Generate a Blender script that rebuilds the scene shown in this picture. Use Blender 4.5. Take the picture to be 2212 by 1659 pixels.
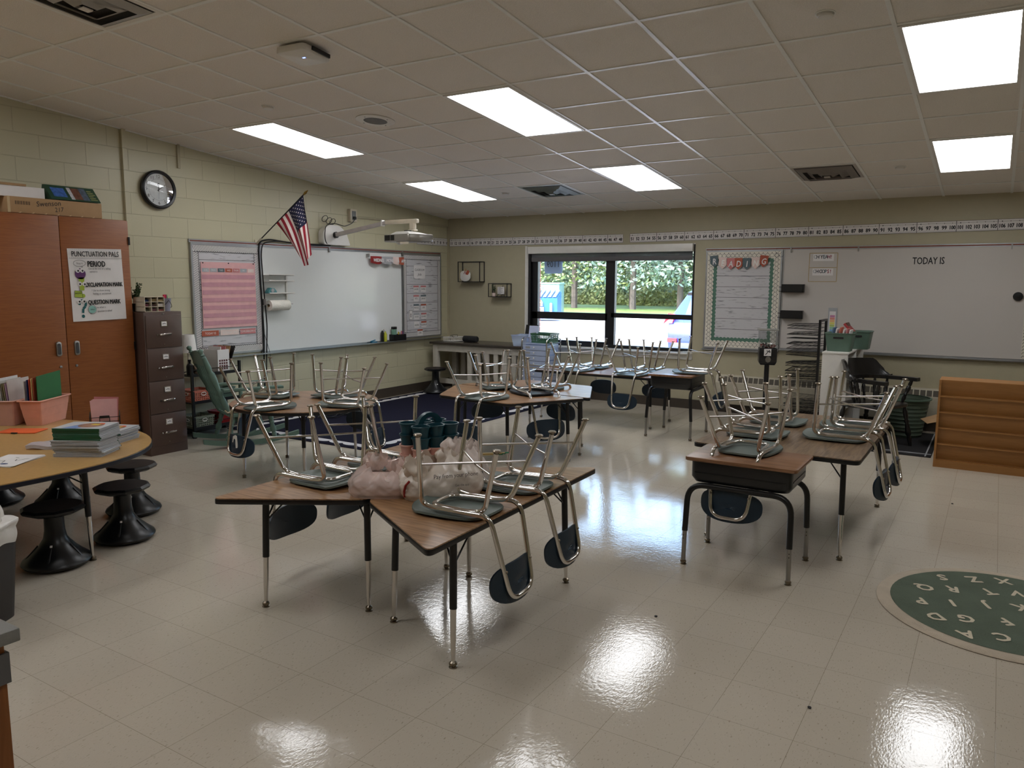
import bpy, math, random
from mathutils import Vector, Matrix
PI = math.pi
random.seed(7)
for o in list(bpy.data.objects): bpy.data.objects.remove(o)
S = bpy.context.scene
COL = S.collection

# ---------------- camera ----------------
cam = bpy.data.cameras.new('camera'); co = bpy.data.objects.new('camera', cam); COL.objects.link(co)
co.location = (0, 0, 1.6131); co.rotation_euler = (1.4386, -.0053, .5611)
cam.sensor_fit = 'HORIZONTAL'; cam.sensor_width = 36; cam.lens = 36 * 1667.1 / 2212; cam.clip_end = 500; cam.clip_start = .05
S.camera = co
# ---------------- world, sun, exposure ----------------
S.view_settings.view_transform = 'Standard'; S.view_settings.look = 'None'
S.view_settings.exposure = 1.35; S.view_settings.gamma = 1; S.view_settings.use_curve_mapping = False
PANEL = 3.6
w = bpy.data.worlds.new('sky'); S.world = w; w.use_nodes = True
wn = w.node_tree; bg = wn.nodes['Background']
sk = wn.nodes.new('ShaderNodeTexSky'); sk.sky_type = 'NISHITA'; sk.sun_disc = False
sk.sun_elevation = math.radians(48); sk.sun_rotation = math.radians(200); sk.dust_density = 2.5; sk.air_density = 1.2
wn.links.new(sk.outputs[0], bg.inputs[0]); bg.inputs[1].default_value = .85
sl = bpy.data.lights.new('sun', 'SUN'); sl.energy = 4.0; sl.angle = .02; sl.color = (1, .96, .9)
so = bpy.data.objects.new('sun', sl); COL.objects.link(so); so.rotation_euler = (math.radians(42), 0, math.radians(-28)); so.location = (0, -20, 30)
pl = bpy.data.lights.new('window_portal', 'AREA'); pl.shape = 'RECTANGLE'; pl.size = 2.3; pl.size_y = 1.2; pl.cycles.is_portal = True
po = bpy.data.objects.new('window_portal', pl); COL.objects.link(po); po.location = (-4.5, 9.75, 1.4); po.rotation_euler = (-PI/2, 0, 0)

# ---------------- mesh helpers ----------------
def lin(c):
    return tuple((v/255/12.92 if v/255 <= .04045 else ((v/255+.055)/1.055)**2.4) for v in c)
class MB:
    def __init__(s): s.v = []; s.f = []; s.m = []; s.mi = 0; s.M = Matrix.Identity(4)
    def add(s, vs, fs):
        b = len(s.v); s.v += [tuple(s.M @ Vector(v)) for v in vs]
        for f in fs: s.f.append(tuple(b+i for i in f)); s.m.append(s.mi)
        return s
    def box(s, x0, x1, y0, y1, z0, z1):
        return s.add([(x0,y0,z0),(x1,y0,z0),(x1,y1,z0),(x0,y1,z0),(x0,y0,z1),(x1,y0,z1),(x1,y1,z1),(x0,y1,z1)],
                     [(3,2,1,0),(4,5,6,7),(0,1,5,4),(1,2,6,5),(2,3,7,6),(3,0,4,7)])
    def hexa(s, P): return s.add(P, [(3,2,1,0),(4,5,6,7),(0,1,5,4),(1,2,6,5),(2,3,7,6),(3,0,4,7)])
    def prism(s, pts, z0, z1, ax='z'):
        # pts in plane; ax = extrude axis. x: pts=(y,z); y: pts=(x,z); z: pts=(x,y)
        n = len(pts)
        A = sum(pts[i][0]*pts[(i+1)%n][1]-pts[(i+1)%n][0]*pts[i][1] for i in range(n))
        if (A < 0): pts = pts[::-1]
        def P(p, z): return {'z': (p[0],p[1],z), 'x': (z,p[0],p[1]), 'y': (p[0],z,p[1])}[ax]
        fs = [tuple(range(n-1,-1,-1)), tuple(range(n,2*n))] + [(i,(i+1)%n,(i+1)%n+n,i+n) for i in range(n)]
        if ax == 'y': fs = [f[::-1] for f in fs]
        return s.add([P(p,z0) for p in pts]+[P(p,z1) for p in pts], fs)
    def cyl(s, p0, p1, r0, r1=None, n=16, cap=True):
        return s.tube([p0,p1], r0, n=n, r1=r1, cap=cap)
    def tube(s, path, r, n=10, closed=False, r1=None, cap=True):
        P = [Vector(p) for p in path]; m = len(P); r1 = r if r1 is None else r1
        T = []
        for i in range(m):
            a = P[(i-1)%m] if (closed or i) else P[i]; b = P[(i+1)%m] if (closed or i < m-1) else P[i]
            d = (b-a); T.append(d.normalized() if d.length > 1e-9 else Vector((0,0,1)))
        u = T[0].orthogonal().normalized(); vs = []; fs = []
        for i in range(m):
            u = (u - T[i]*u.dot(T[i])); u = u.normalized() if u.length > 1e-6 else T[i].orthogonal().normalized()
            w_ = T[i].cross(u); rr = r[i] if isinstance(r, (list,tuple)) else r + (r1-r)*i/max(1,m-1)
            for k in range(n):
                a = 2*PI*k/n; vs.append(tuple(P[i] + (u*math.cos(a)+w_*math.sin(a))*rr))
        for i in range(m if closed else m-1):
            for k in range(n):
                j = (i+1)%m; fs.append((i*n+k, i*n+(k+1)%n, j*n+(k+1)%n, j*n+k))
        if cap and not closed: fs += [tuple(range(n-1,-1,-1)), tuple(range((m-1)*n, m*n))]
        return s.add(vs, fs)
    def lathe(s, prof, n=24, c=(0,0,0), sx=1, sy=1, caps=True):
        vs = []; fs = []; m = len(prof)
        for r, z in prof:
            for k in range(n):
                a = 2*PI*k/n; vs.append((c[0]+r*sx*math.cos(a), c[1]+r*sy*math.sin(a), c[2]+z))
        for i in range(m-1):
            for k in range(n): fs.append((i*n+k, i*n+(k+1)%n, (i+1)*n+(k+1)%n, (i+1)*n+k))
        if caps: fs += [tuple(range(n-1,-1,-1)), tuple(range((m-1)*n, m*n))]
        return s.add(vs, fs)
    def ball(s, c, r, n=12, sc=(1,1,1)):
        m = max(6, n*2//3); vs = [(c[0],c[1],c[2]-r*sc[2])]; fs = []
        for i in range(1, m):
            a = -PI/2+PI*i/m
            for k in range(n):
                b = 2*PI*k/n; vs.append((c[0]+r*sc[0]*math.cos(a)*math.cos(b), c[1]+r*sc[1]*math.cos(a)*math.sin(b), c[2]+r*sc[2]*math.sin(a)))
        vs.append((c[0],c[1],c[2]+r*sc[2]))
        for k in range(n): fs.append((0, 1+(k+1)%n, 1+k))
        for i in range(m-2):
            for k in range(n): fs.append((1+i*n+k, 1+i*n+(k+1)%n, 1+(i+1)*n+(k+1)%n, 1+(i+1)*n+k))
        e = len(vs)-1
        for k in range(n): fs.append((1+(m-2)*n+k, 1+(m-2)*n+(k+1)%n, e))
        return s.add(vs, fs)
    def grid(s, fn, nu, nv, th=0):
        # fn(u,v)->(x,y,z); optional thickness along the local normal
        P = [[Vector(fn(i/nu, j/nv)) for j in range(nv+1)] for i in range(nu+1)]
        vs = [tuple(P[i][j]) for i in range(nu+1) for j in range(nv+1)]; W = nv+1
        fs = [(i*W+j, (i+1)*W+j, (i+1)*W+j+1, i*W+j+1) for i in range(nu) for j in range(nv)]
        if th:
            N = []
            for i in range(nu+1):
                for j in range(nv+1):
                    a = P[min(i+1,nu)][j]-P[max(i-1,0)][j]; b = P[i][min(j+1,nv)]-P[i][max(j-1,0)]
                    q = a.cross(b); N.append(q.normalized() if q.length > 1e-12 else Vector((0,0,1)))
            k = len(vs); vs += [tuple(Vector(vs[i])-N[i]*th) for i in range(k)]
            fs += [tuple(k+i for i in f[::-1]) for f in fs[:]]
            bd = [(i*W) for i in range(nu+1)], [(i*W+nv) for i in range(nu+1)], list(range(W)), [nu*W+j for j in range(W)]
            for q, fl in zip(bd, (0,1,1,0)):
                for a, b in zip(q, q[1:]):
                    f = (a, k+a, k+b, b); fs.append(f if fl == 0 else f[::-1])
        return s.add(vs, fs)
    def mesh(s, name, mats, smooth=35, bev=0, seg=2):
        me = bpy.data.meshes.new(name); me.from_pydata(s.v, [], s.f)
        for m in (mats if isinstance(mats, (list,tuple)) else [mats]): me.materials.append(m)
        if len(me.materials) > 1: me.polygons.foreach_set('material_index', s.m)
        if bev:
            import bmesh
            bm = bmesh.new(); bm.from_mesh(me)
            es = [e for e in bm.edges if len(e.link_faces) == 2 and e.calc_face_angle(0) > .6]
            bmesh.ops.bevel(bm, geom=es, offset=bev, segments=seg, profile=.5, affect='EDGES', clamp_overlap=True)
            bm.to_mesh(me); bm.free()
        me.polygons.foreach_set('use_smooth', [True]*len(me.polygons)); me.set_sharp_from_angle(angle=math.radians(smooth))
        me.update(); return me
def fillet(pts, r, n=5, closed=False):
    P = [Vector(p) for p in pts]; out = []; m = len(P)
    for i in range(m):
        if not closed and i in (0, m-1): out.append(P[i]); continue
        a, b, c = P[(i-1)%m], P[i], P[(i+1)%m]; d1 = a-b; d2 = c-b; L = min(r, d1.length*.49, d2.length*.49)
        p = b+d1.normalized()*L; q = b+d2.normalized()*L
        for k in range(n+1):
            t = k/n; out.append(p*(1-t)**2 + b*2*t*(1-t) + q*t*t)
    return [tuple(v) for v in out]
def rpoly(pts, r, n=4): return [(p[0],p[1]) for p in fillet([(a,b,0) for a,b in pts], r, n, True)]
def rrect(x0, x1, y0, y1, r, n=4): return rpoly([(x0,y0),(x1,y0),(x1,y1),(x0,y1)], r, n)

# ---------------- object helpers ----------------
def meta(o, label=None, cat=None, group=None, kind=None):
    if label: o['label'] = label
    if cat: o['category'] = cat
    if group: o['group'] = group
    if kind: o['kind'] = kind
    return o
def thing(name, label, cat, loc=(0,0,0), rz=0, group=None, rot=None):
    o = bpy.data.objects.new(name, None); COL.objects.link(o); o.empty_display_size = .1
    o.location = loc; o.rotation_euler = rot if rot else (0,0,rz)
    return meta(o, label, cat, group)
def part(name, mb, mats, parent=None, smooth=35, bev=0, seg=2, loc=None, rot=None, label=None):
    o = bpy.data.objects.new(name, mb.mesh(name, mats, smooth, bev, seg)); COL.objects.link(o)
    if parent: o.parent = parent
    if loc: o.location = loc
    if rot: o.rotation_euler = rot
    if label: o['label'] = label
    return o
def single(name, mb, mats, label, cat, loc=(0,0,0), rz=0, group=None, kind=None, **k):
    o = part(name, mb, mats, **k); o.location = loc
    if not k.get('rot'): o.rotation_euler = (0,0,rz)
    return meta(o, label, cat, group, kind)
def struct(name, mb, mats, parent=None, **k):
    o = part(name, mb, mats, parent, **k)
    if not parent: o['kind'] = 'structure'
    return o
def dup(root, loc=None, rz=None, label=None, group=None):
    r = root.copy(); COL.objects.link(r)
    if loc is not None: r.location = loc
    if rz is not None: r.rotation_euler = (0,0,rz)
    if label: r['label'] = label
    if group: r['group'] = group
    for ch in root.children:
        c = ch.copy(); COL.objects.link(c); c.parent = r
        for g in ch.children:
            d = g.copy(); COL.objects.link(d); d.parent = c
    return r
_tc = {}
def glyphs(s):
    if s in _tc: return _tc[s]
    cu = bpy.data.curves.new('t', 'FONT'); cu.body = s; cu.size = 1; cu.align_x = 'CENTER'; cu.resolution_u = 2
    o = bpy.data.objects.new('t', cu); COL.objects.link(o)
    bpy.context.view_layer.update()
    me = o.to_mesh(); r = ([tuple(v.co) for v in me.vertices], [tuple(p.vertices) for p in me.polygons])
    o.to_mesh_clear(); bpy.data.objects.remove(o); bpy.data.curves.remove(cu)
    _tc[s] = r; return r
FAR = lambda x, z, y: Matrix.Translation((x,y,z)) @ Matrix.Rotation(PI/2, 4, 'X')          # faces -Y (far wall)
LEFT = lambda y, z, x: Matrix.Translation((x,y,z)) @ Matrix.Rotation(PI/2, 4, 'Z') @ Matrix.Rotation(PI/2, 4, 'X')  # faces +X (left wall)
def text(mb, s, size, M, wx=1.0, sl=0, bold=0):
    # s centred on M, x to the right, y up; bold repeats the glyphs a hair apart
    vs, fs = glyphs(s); old = mb.M
    for q_, (dx, dy) in enumerate([(0,0)] if not bold else [(-bold,0),(bold,0),(0,bold),(0,-bold)]):
        mb.M = old @ M; mb.add([((v[0]*wx+v[1]*sl)*size+dx, v[1]*size+dy, q_*.00025) for v in vs], fs)
    mb.M = old; return mb
def flat(mb, M, pts, d=0):
    # a flat polygon in M's plane (x right, y up)
    old = mb.M; mb.M = old @ M; mb.add([(p[0],p[1],d) for p in pts], [tuple(range(len(pts)))]); mb.M = old
def rect(mb, M, x0, x1, y0, y1, d=0): flat(mb, M, [(x0,y0),(x1,y0),(x1,y1),(x0,y1)], d)
def disc(mb, M, x, y, r, d=0, n=14, sy=1): flat(mb, M, [(x+r*math.cos(2*PI*k/n), y+r*sy*math.sin(2*PI*k/n)) for k in range(n)], d)
def line(mb, M, pts, w_, d=0):
    for (x0,y0),(x1,y1) in zip(pts, pts[1:]):
        L = math.hypot(x1-x0,y1-y0) or 1; nx, ny = -(y1-y0)/L*w_/2, (x1-x0)/L*w_/2
        flat(mb, M, [(x0-nx,y0-ny),(x1-nx,y1-ny),(x1+nx,y1+ny),(x0+nx,y0+ny)], d)

# ---------------- materials ----------------
def nodes(name):
    m = bpy.data.materials.new(name); m.use_nodes = True; t = m.node_tree
    return m, t, t.nodes['Principled BSDF'], t.nodes.new, t.links.new
def mat(name, c, rough=.5, metal=0, var=.06, scale=14, bump=0, bscale=60, spec=.5, coat=0, alpha=1, sheen=0, srgb=True):
    m, t, b, N, L = nodes(name); col = lin(c) if srgb else c
    tc = N('ShaderNodeTexCoord'); nz = N('ShaderNodeTexNoise'); nz.inputs['Scale'].default_value = scale; nz.inputs['Detail'].default_value = 4
    L(tc.outputs['Object'], nz.inputs['Vector'])
    cr = N('ShaderNodeValToRGB'); L(nz.outputs[0], cr.inputs[0])
    cr.color_ramp.elements[0].position = .3; cr.color_ramp.elements[1].position = .7
    cr.color_ramp.elements[0].color = (*[v*(1-var) for v in col], 1); cr.color_ramp.elements[1].color = (*[min(1,v*(1+var)) for v in col], 1)
    L(cr.outputs[0], b.inputs['Base Color'])
    b.inputs['Roughness'].default_value = rough; b.inputs['Metallic'].default_value = metal
    b.inputs['Specular IOR Level'].default_value = spec; b.inputs['Coat Weight'].default_value = coat; b.inputs['Alpha'].default_value = alpha
    if bump:
        n2 = N('ShaderNodeTexNoise'); n2.inputs['Scale'].default_value = bscale; L(tc.outputs['Object'], n2.inputs['Vector'])
        bp = N('ShaderNodeBump'); bp.inputs['Strength'].default_value = bump; bp.inputs['Distance'].default_value = .01
        L(n2.outputs[0], bp.inputs['Height']); L(bp.outputs[0], b.inputs['Normal'])
    return m
def wood(name, c1, c2, sc=(3,40,40), rough=.4, dist=6, axis='X', spec=.5, coat=0):
    m, t, b, N, L = nodes(name)
    tc = N('ShaderNodeTexCoord'); mp = N('ShaderNodeMapping'); mp.inputs['Scale'].default_value = sc; L(tc.outputs['Object'], mp.inputs[0])
    nz = N('ShaderNodeTexNoise'); nz.inputs['Scale'].default_value = 1; nz.inputs['Detail'].default_value = 8; nz.inputs['Distortion'].default_value = dist*.15
    L(mp.outputs[0], nz.inputs['Vector']); cr = N('ShaderNodeValToRGB'); L(nz.outputs[0], cr.inputs[0])
    cr.color_ramp.elements[0].position = .36; cr.color_ramp.elements[1].position = .6
    cr.color_ramp.elements[0].color = (*lin(c2),1); cr.color_ramp.elements[1].color = (*lin(c1),1)
    L(cr.outputs[0], b.inputs['Base Color']); b.inputs['Roughness'].default_value = rough; b.inputs['Specular IOR Level'].default_value = spec
    b.inputs['Coat Weight'].default_value = coat
    return m
def emit(name, c, s):
    m, t, b, N, L = nodes(name); tc = N('ShaderNodeTexCoord'); nz = N('ShaderNodeTexNoise'); nz.inputs['Scale'].default_value = 3
    L(tc.outputs['Object'], nz.inputs['Vector']); mr = N('ShaderNodeMapRange'); L(nz.outputs[0], mr.inputs[0])
    mr.inputs[3].default_value = s*.9; mr.inputs[4].default_value = s*1.1
    b.inputs['Base Color'].default_value = (.6,.6,.6,1); b.inputs['Emission Color'].default_value = (*c,1); L(mr.outputs[0], b.inputs['Emission Strength'])
    return m
def glassy(name, c=(1,1,1), tr=.9, rough=.02):
    m, t, b, N, L = nodes(name); t.nodes.remove(b); out = t.nodes['Material Output']
    tb = N('ShaderNodeBsdfTransparent'); tb.inputs[0].default_value = (*c,1); gb = N('ShaderNodeBsdfGlossy'); gb.inputs['Roughness'].default_value = rough
    lw = N('ShaderNodeFresnel'); lw.inputs[0].default_value = 1.45
    ad = N('ShaderNodeMath'); ad.operation = 'ADD'; ad.inputs[1].default_value = 1-tr; L(lw.outputs[0], ad.inputs[0])
    mx = N('ShaderNodeMixShader'); L(ad.outputs[0], mx.inputs[0]); L(tb.outputs[0], mx.inputs[1]); L(gb.outputs[0], mx.inputs[2]); L(mx.outputs[0], out.inputs[0])
    return m
def frosted(name, c, mixf=.5):
    m, t, b, N, L = nodes(name); out = t.nodes['Material Output']
    b.inputs['Base Color'].default_value = (*lin(c),1); b.inputs['Roughness'].default_value = .25
    tb = N('ShaderNodeBsdfTransparent'); tb.inputs[0].default_value = (*[.5+.5*v for v in lin(c)],1)
    mx = N('ShaderNodeMixShader'); mx.inputs[0].default_value = mixf; L(tb.outputs[0], mx.inputs[1]); L(b.outputs[0], mx.inputs[2]); L(mx.outputs[0], out.inputs[0])
    return m
def blockwall(name, c, bw=.4064, bh=.2032, mort=.005):
    m, t, b, N, L = nodes(name)
    tc = N('ShaderNodeTexCoord'); sp = N('ShaderNodeSeparateXYZ'); L(tc.outputs['Object'], sp.inputs[0])
    cb = N('ShaderNodeCombineXYZ'); L(sp.outputs[1], cb.inputs[0]); L(sp.outputs[2], cb.inputs[1])
    br = N('ShaderNodeTexBrick'); L(cb.outputs[0], br.inputs['Vector']); br.inputs['Scale'].default_value = 1
    br.inputs['Brick Width'].default_value = bw; br.inputs['Row Height'].default_value = bh; br.inputs['Mortar Size'].default_value = mort; br.inputs['Mortar Smooth'].default_value = .6; br.offset = .5
    l = lin(c); br.inputs['Color1'].default_value = (*l,1); br.inputs['Color2'].default_value = (*[v*.96 for v in l],1); br.inputs['Mortar'].default_value = (*[v*.86 for v in l],1)
    L(br.outputs['Color'], b.inputs['Base Color']); b.inputs['Roughness'].default_value = .38
    nz = N('ShaderNodeTexNoise'); nz.inputs['Scale'].default_value = 90; L(tc.outputs['Object'], nz.inputs['Vector'])
    ma = N('ShaderNodeMath'); ma.operation = 'MULTIPLY_ADD'; L(br.outputs['Fac'], ma.inputs[0]); ma.inputs[1].default_value = -1; 
    m2 = N('ShaderNodeMath'); m2.operation = 'MULTIPLY'; L(nz.outputs[0], m2.inputs[0]); m2.inputs[1].default_value = .12; L(m2.outputs[0], ma.inputs[2])
    bp = N('ShaderNodeBump'); bp.inputs['Strength'].default_value = .55; bp.inputs['Distance'].default_value = .006; L(ma.outputs[0], bp.inputs['Height']); L(bp.outputs[0], b.inputs['Normal'])
    return m
def floormat():
    m, t, b, N, L = nodes('waxed vinyl tile')
    tc = N('ShaderNodeTexCoord'); mp = N('ShaderNodeMapping'); mp.inputs['Location'].default_value = (-.1037,-3.6118+.3048*40,0)
    mp.inputs['Location'].default_value = (-.1037+.3048*60, -3.6118+.3048*60, 0); L(tc.outputs['Object'], mp.inputs[0])
    br = N('ShaderNodeTexBrick'); br.offset = 0; br.inputs['Scale'].default_value = 1; L(mp.outputs[0], br.inputs['Vector'])
    br.inputs['Brick Width'].default_value = .3048; br.inputs['Row Height'].default_value = .3048; br.inputs['Mortar Size'].default_value = .0008; br.inputs['Mortar Smooth'].default_value = .2
    a = lin((198,188,172)); c = lin((195,185,169))
    br.inputs['Color1'].default_value = (*a,1); br.inputs['Color2'].default_value = (*c,1); br.inputs['Mortar'].default_value = (*lin((138,126,108)),1)
    m2 = N('ShaderNodeMapping'); m2.inputs['Scale'].default_value = (150,55,1); m2.inputs['Rotation'].default_value = (0,0,.5); L(tc.outputs['Object'], m2.inputs[0])
    n1 = N('ShaderNodeTexNoise'); n1.inputs['Scale'].default_value = 1; n1.inputs['Detail'].default_value = 3; L(m2.outputs[0], n1.inputs['Vector'])
    cr = N('ShaderNodeValToRGB'); L(n1.outputs[0], cr.inputs[0]); e = cr.color_ramp.elements
    e[0].position = .28; e[0].color = (.62,.58,.53,1); e[1].position = .38; e[1].color = (1,1,1,1)
    e2 = cr.color_ramp.elements.new(.66); e2.color = (1,1,1,1); e3 = cr.color_ramp.elements.new(.75); e3.color = (1.13,1.12,1.1,1)
    mx = N('ShaderNodeMixRGB'); mx.blend_type = 'MULTIPLY'; mx.inputs[0].default_value = 1; L(br.outputs['Color'], mx.inputs[1]); L(cr.outputs[0], mx.inputs[2])
    L(mx.outputs[0], b.inputs['Base Color'])
    b.inputs['Roughness'].default_value = .07; b.inputs['Specular IOR Level'].default_value = .5
    n2 = N('ShaderNodeTexNoise'); n2.inputs['Scale'].default_value = 45; n2.inputs['Detail'].default_value = 2; L(tc.outputs['Object'], n2.inputs['Vector'])
    n3 = N('ShaderNodeTexNoise'); n3.inputs['Scale'].default_value = 4; L(tc.outputs['Object'], n3.inputs['Vector'])
    ad = N('ShaderNodeMath'); ad.operation = 'MULTIPLY_ADD'; L(n3.outputs[0], ad.inputs[0]); ad.inputs[1].default_value = 2.5; L(n2.outputs[0], ad.inputs[2])
    ad2 = N('ShaderNodeMath'); ad2.operation = 'MULTIPLY_ADD'; L(br.outputs['Fac'], ad2.inputs[0]); ad2.inputs[1].default_value = -1.2; L(ad.outputs[0], ad2.inputs[2])
    bp = N('ShaderNodeBump'); ad3 = N('ShaderNodeMath'); ad3.operation = 'MULTIPLY_ADD'; L(n1.outputs[0], ad3.inputs[0]); ad3.inputs[1].default_value = .8; L(ad2.outputs[0], ad3.inputs[2])
    bp.inputs['Strength'].default_value = .12; bp.inputs['Distance'].default_value = .003; L(ad3.outputs[0], bp.inputs['Height']); L(bp.outputs[0], b.inputs['Normal'])
    return m
def shiplap(name, c=(200,198,200), h=.13):
    # painted planks with dark seams, seams follow the object's height
    m, t, b, N, L = nodes(name); tc = N('ShaderNodeTexCoord'); sp = N('ShaderNodeSeparateXYZ'); L(tc.outputs['Object'], sp.inputs[0])
    dv = N('ShaderNodeMath'); dv.operation = 'DIVIDE'; L(sp.outputs[2], dv.inputs[0]); dv.inputs[1].default_value = h
    fr = N('ShaderNodeMath'); fr.operation = 'FRACT'; L(dv.outputs[0], fr.inputs[0]); lt = N('ShaderNodeMath'); lt.operation = 'LESS_THAN'; L(fr.outputs[0], lt.inputs[0]); lt.inputs[1].default_value = .035
    mp = N('ShaderNodeMapping'); mp.inputs['Scale'].default_value = (7,7,55); L(tc.outputs['Object'], mp.inputs[0])
    nz = N('ShaderNodeTexNoise'); nz.inputs['Scale'].default_value = 1; nz.inputs['Detail'].default_value = 8; L(mp.outputs[0], nz.inputs['Vector'])
    cr = N('ShaderNodeValToRGB'); L(nz.outputs[0], cr.inputs[0]); e = cr.color_ramp.elements; e[0].position = .3; e[0].color = (*lin((120,118,122)),1); e[1].position = .42; e[1].color = (*lin(c),1)
    mx = N('ShaderNodeMixRGB'); L(lt.outputs[0], mx.inputs[0]); L(cr.outputs[0], mx.inputs[1]); mx.inputs[2].default_value = (*lin((58,55,56)),1)
    L(mx.outputs[0], b.inputs['Base Color']); b.inputs['Roughness'].default_value = .6; return m
def foliage(name, c1, c2):
    c1, c2 = [tuple(v*.72 for v in q) for q in (c1, c2)] if name != 'house plant leaves' else (c1, c2)
    m, t, b, N, L = nodes(name); tc = N('ShaderNodeTexCoord'); nz = N('ShaderNodeTexNoise'); nz.inputs['Scale'].default_value = 1.3; nz.inputs['Detail'].default_value = 6
    L(tc.outputs['Object'], nz.inputs['Vector']); cr = N('ShaderNodeValToRGB'); L(nz.outputs[0], cr.inputs[0]); e = cr.color_ramp.elements
    e[0].position = .35; e[0].color = (*lin(c1),1); e[1].position = .65; e[1].color = (*lin(c2),1); L(cr.outputs[0], b.inputs['Base Color']); b.inputs['Roughness'].default_value = .7
    return m
M_block = blockwall('painted concrete block', (196,190,160)); M_wall = mat('painted plaster wall', (176,168,142), .5, bump=.08, bscale=200, var=.02)
M_floor = floormat(); M_base = mat('brown rubber base', (66,58,50), .45)
M_tile = mat('ceiling tile', (234,228,220), .9, bump=.5, bscale=160, var=.05, scale=120, spec=.2); M_grid = mat('ceiling grid paint', (236,236,232), .3, var=.02)
M_panel = emit('light diffuser', (.97,.98,1.0), PANEL); M_white = mat('white enamel', (225,222,216), .35, var=.03); M_black = mat('black plastic', (18,18,20), .35, var=.2)
M_blackm = mat('black metal', (22,22,24), .3, var=.2); M_chrome = mat('chrome tube', (214,210,206), .07, metal=1, var=.05); M_steel = mat('brushed steel', (160,158,155), .35, metal=1)
M_nick = mat('nickel glide', (150,140,125), .3, metal=1); M_seat = mat('lit chair shell', (98,108,103), .45, bump=.15, bscale=300, var=.12, scale=8); M_backs = mat('shaded chair shell', (24,44,60), .42, bump=.15, bscale=300)  # one shell plastic: seat colour lightened for ceiling light, backrest darkened for shade
M_seatk = mat('black chair shell', (34,34,36), .4); M_lam = wood('oak laminate', (168,130,94), (126,92,62), (5,60,60), .3, 5); M_lamd = wood('walnut laminate', (140,116,90), (96,76,56), (60,5,60), .28, 5)
M_lamr = wood('desk laminate', (150,110,80), (116,80,54), (5,70,70), .32, 4); M_maple = mat('maple laminate', (186,148,92), .28, var=.08, scale=40)
M_cab = wood('cherry cabinet veneer', (146,86,42), (134,76,36), (6,6,90), .4, 6); M_alum = mat('aluminium trim', (170,172,174), .35, metal=.9); M_wb = mat('whiteboard', (226,228,226), .12, var=.01, scale=3)
M_cork = mat('red cork strip', (128,66,50), .8); M_paper = mat('white paper', (226,222,220), .7, var=.02); M_ink = mat('black ink', (24,22,24), .6, var=.1); M_brown = mat('brown metal', (84,64,56), .4, var=.05)
M_pink = mat('pink plastic', (224,160,140), .4); M_pinkp = mat('pink paper', (222,172,172), .6); M_teal = mat('teal plastic', (20,66,78), .35); M_sage = mat('sage paint', (98,124,112), .45); M_green = mat('green plastic', (88,112,98), .45)
M_rust = mat('rust paper', (172,84,58), .6); M_rose = mat('rose paper', (196,120,120), .6); M_slate = mat('slate paper', (84,100,106), .6); M_blush = mat('blush paper', (226,204,196), .6); M_grey = mat('grey paper', (168,170,174), .6)
M_red = mat('red plastic', (150,30,30), .4); M_card = mat('cardboard', (170,136,98), .8, var=.05); M_navy = mat('navy fabric', (30,30,46), .95, bump=.4, bscale=400, spec=.1)
M_glass = glassy('window glass', (.97,.99,1), .985); M_clear = glassy('clear plastic', (.86,.88,.9), .9, .05); M_bag = frosted('plastic bag film', (236,222,216), .62); M_frost = frosted('frosted plastic', (206,218,240), .55)
M_beige = mat('beige plastic', (206,196,176), .4); M_gwall = mat('window frame', (20,20,24), .4)
M_stripes = [M_pinkp, M_rose]
TILT = math.atan(-.0937)
def cz(y): return 2.9887 - .0937*(y-4.7703)
X0, Y0, XR, YB, G = -7.146, 9.542, 2.6, -2.4, .6096
WX0, WX1, WZ0, WZ1 = -5.74, -3.28, .72, 2.10

# ================= THE ROOM =================
b = MB(); b.box(X0-.3, XR+.3, YB-.3, Y0+.35, -.12, 0); struct('floor', b, M_floor)
b = MB(); b.box(X0-.25, X0, YB-.2, Y0+.3, 0, 3.95); struct('wall_left', b, M_block)
b = MB(); b.box(X0, WX0, Y0, Y0+.3, 0, 2.9).box(WX1, XR, Y0, Y0+.3, 0, 2.9).box(WX0, WX1, Y0, Y0+.3, 0, WZ0).box(WX0, WX1, Y0, Y0+.3, WZ1, 2.9); struct('wall_far', b, M_wall)
b = MB(); b.box(XR, XR+.2, YB, Y0+.3, 0, 3.95); struct('wall_right', b, M_wall)
b = MB(); b.box(X0, XR, YB-.2, YB, 0, 3.95); struct('wall_back', b, M_wall)
CR = (TILT, 0, 0)
b = MB(); ys = YB-.3; L = (Y0+.3-ys)/math.cos(TILT)
b.box(X0-.25, XR+.2, 0, L, .0, .12)
ceil = struct('ceiling', b, M_tile, loc=(0, ys, cz(ys)), rot=CR)
b = MB(); cxi = -1.1961; v0 = (4.7703-ys)/math.cos(TILT)
for i in range(-10, 8):
    x = cxi+i*G
    if X0 < x < XR: b.box(x-.012, x+.012, 0, L, -.007, .002)
for j in range(-13, 9):
    v = v0+j*G
    if v > .2: b.box(X0-.0, XR, v-.012, v+.012, -.006, .002)
b.box(X0, X0+.02, 0, L, -.008, .002)
part('ceiling_grid', b, M_grid, ceil)
b = MB(); b.box(X0, X0+.012, YB, Y0, 0, .13); struct('baseboard_left', b, M_base)
b = MB(); b.box(X0+.012, XR, Y0-.012, Y0, 0, .12); struct('baseboard_far', b, M_base)
b = MB(); b.box(X0, X0+.03, 4.40, 4.44, 0, 3.02); struct('trim_1', b, M_block)
b = MB(); b.box(X0, X0+.02, 4.99, 5.02, 2.73, 2.975); struct('trim_2', b, M_wall)
b = MB(); b.box(X0, X0+.03, Y0-.03, Y0, .74, 2.42); struct('trim_3', b, M_wall)
b = MB(); b.box(X0, X0+.02, 7.55, Y0-.01, 2.415, 2.437); struct('trim_4', b, M_wall)

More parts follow.
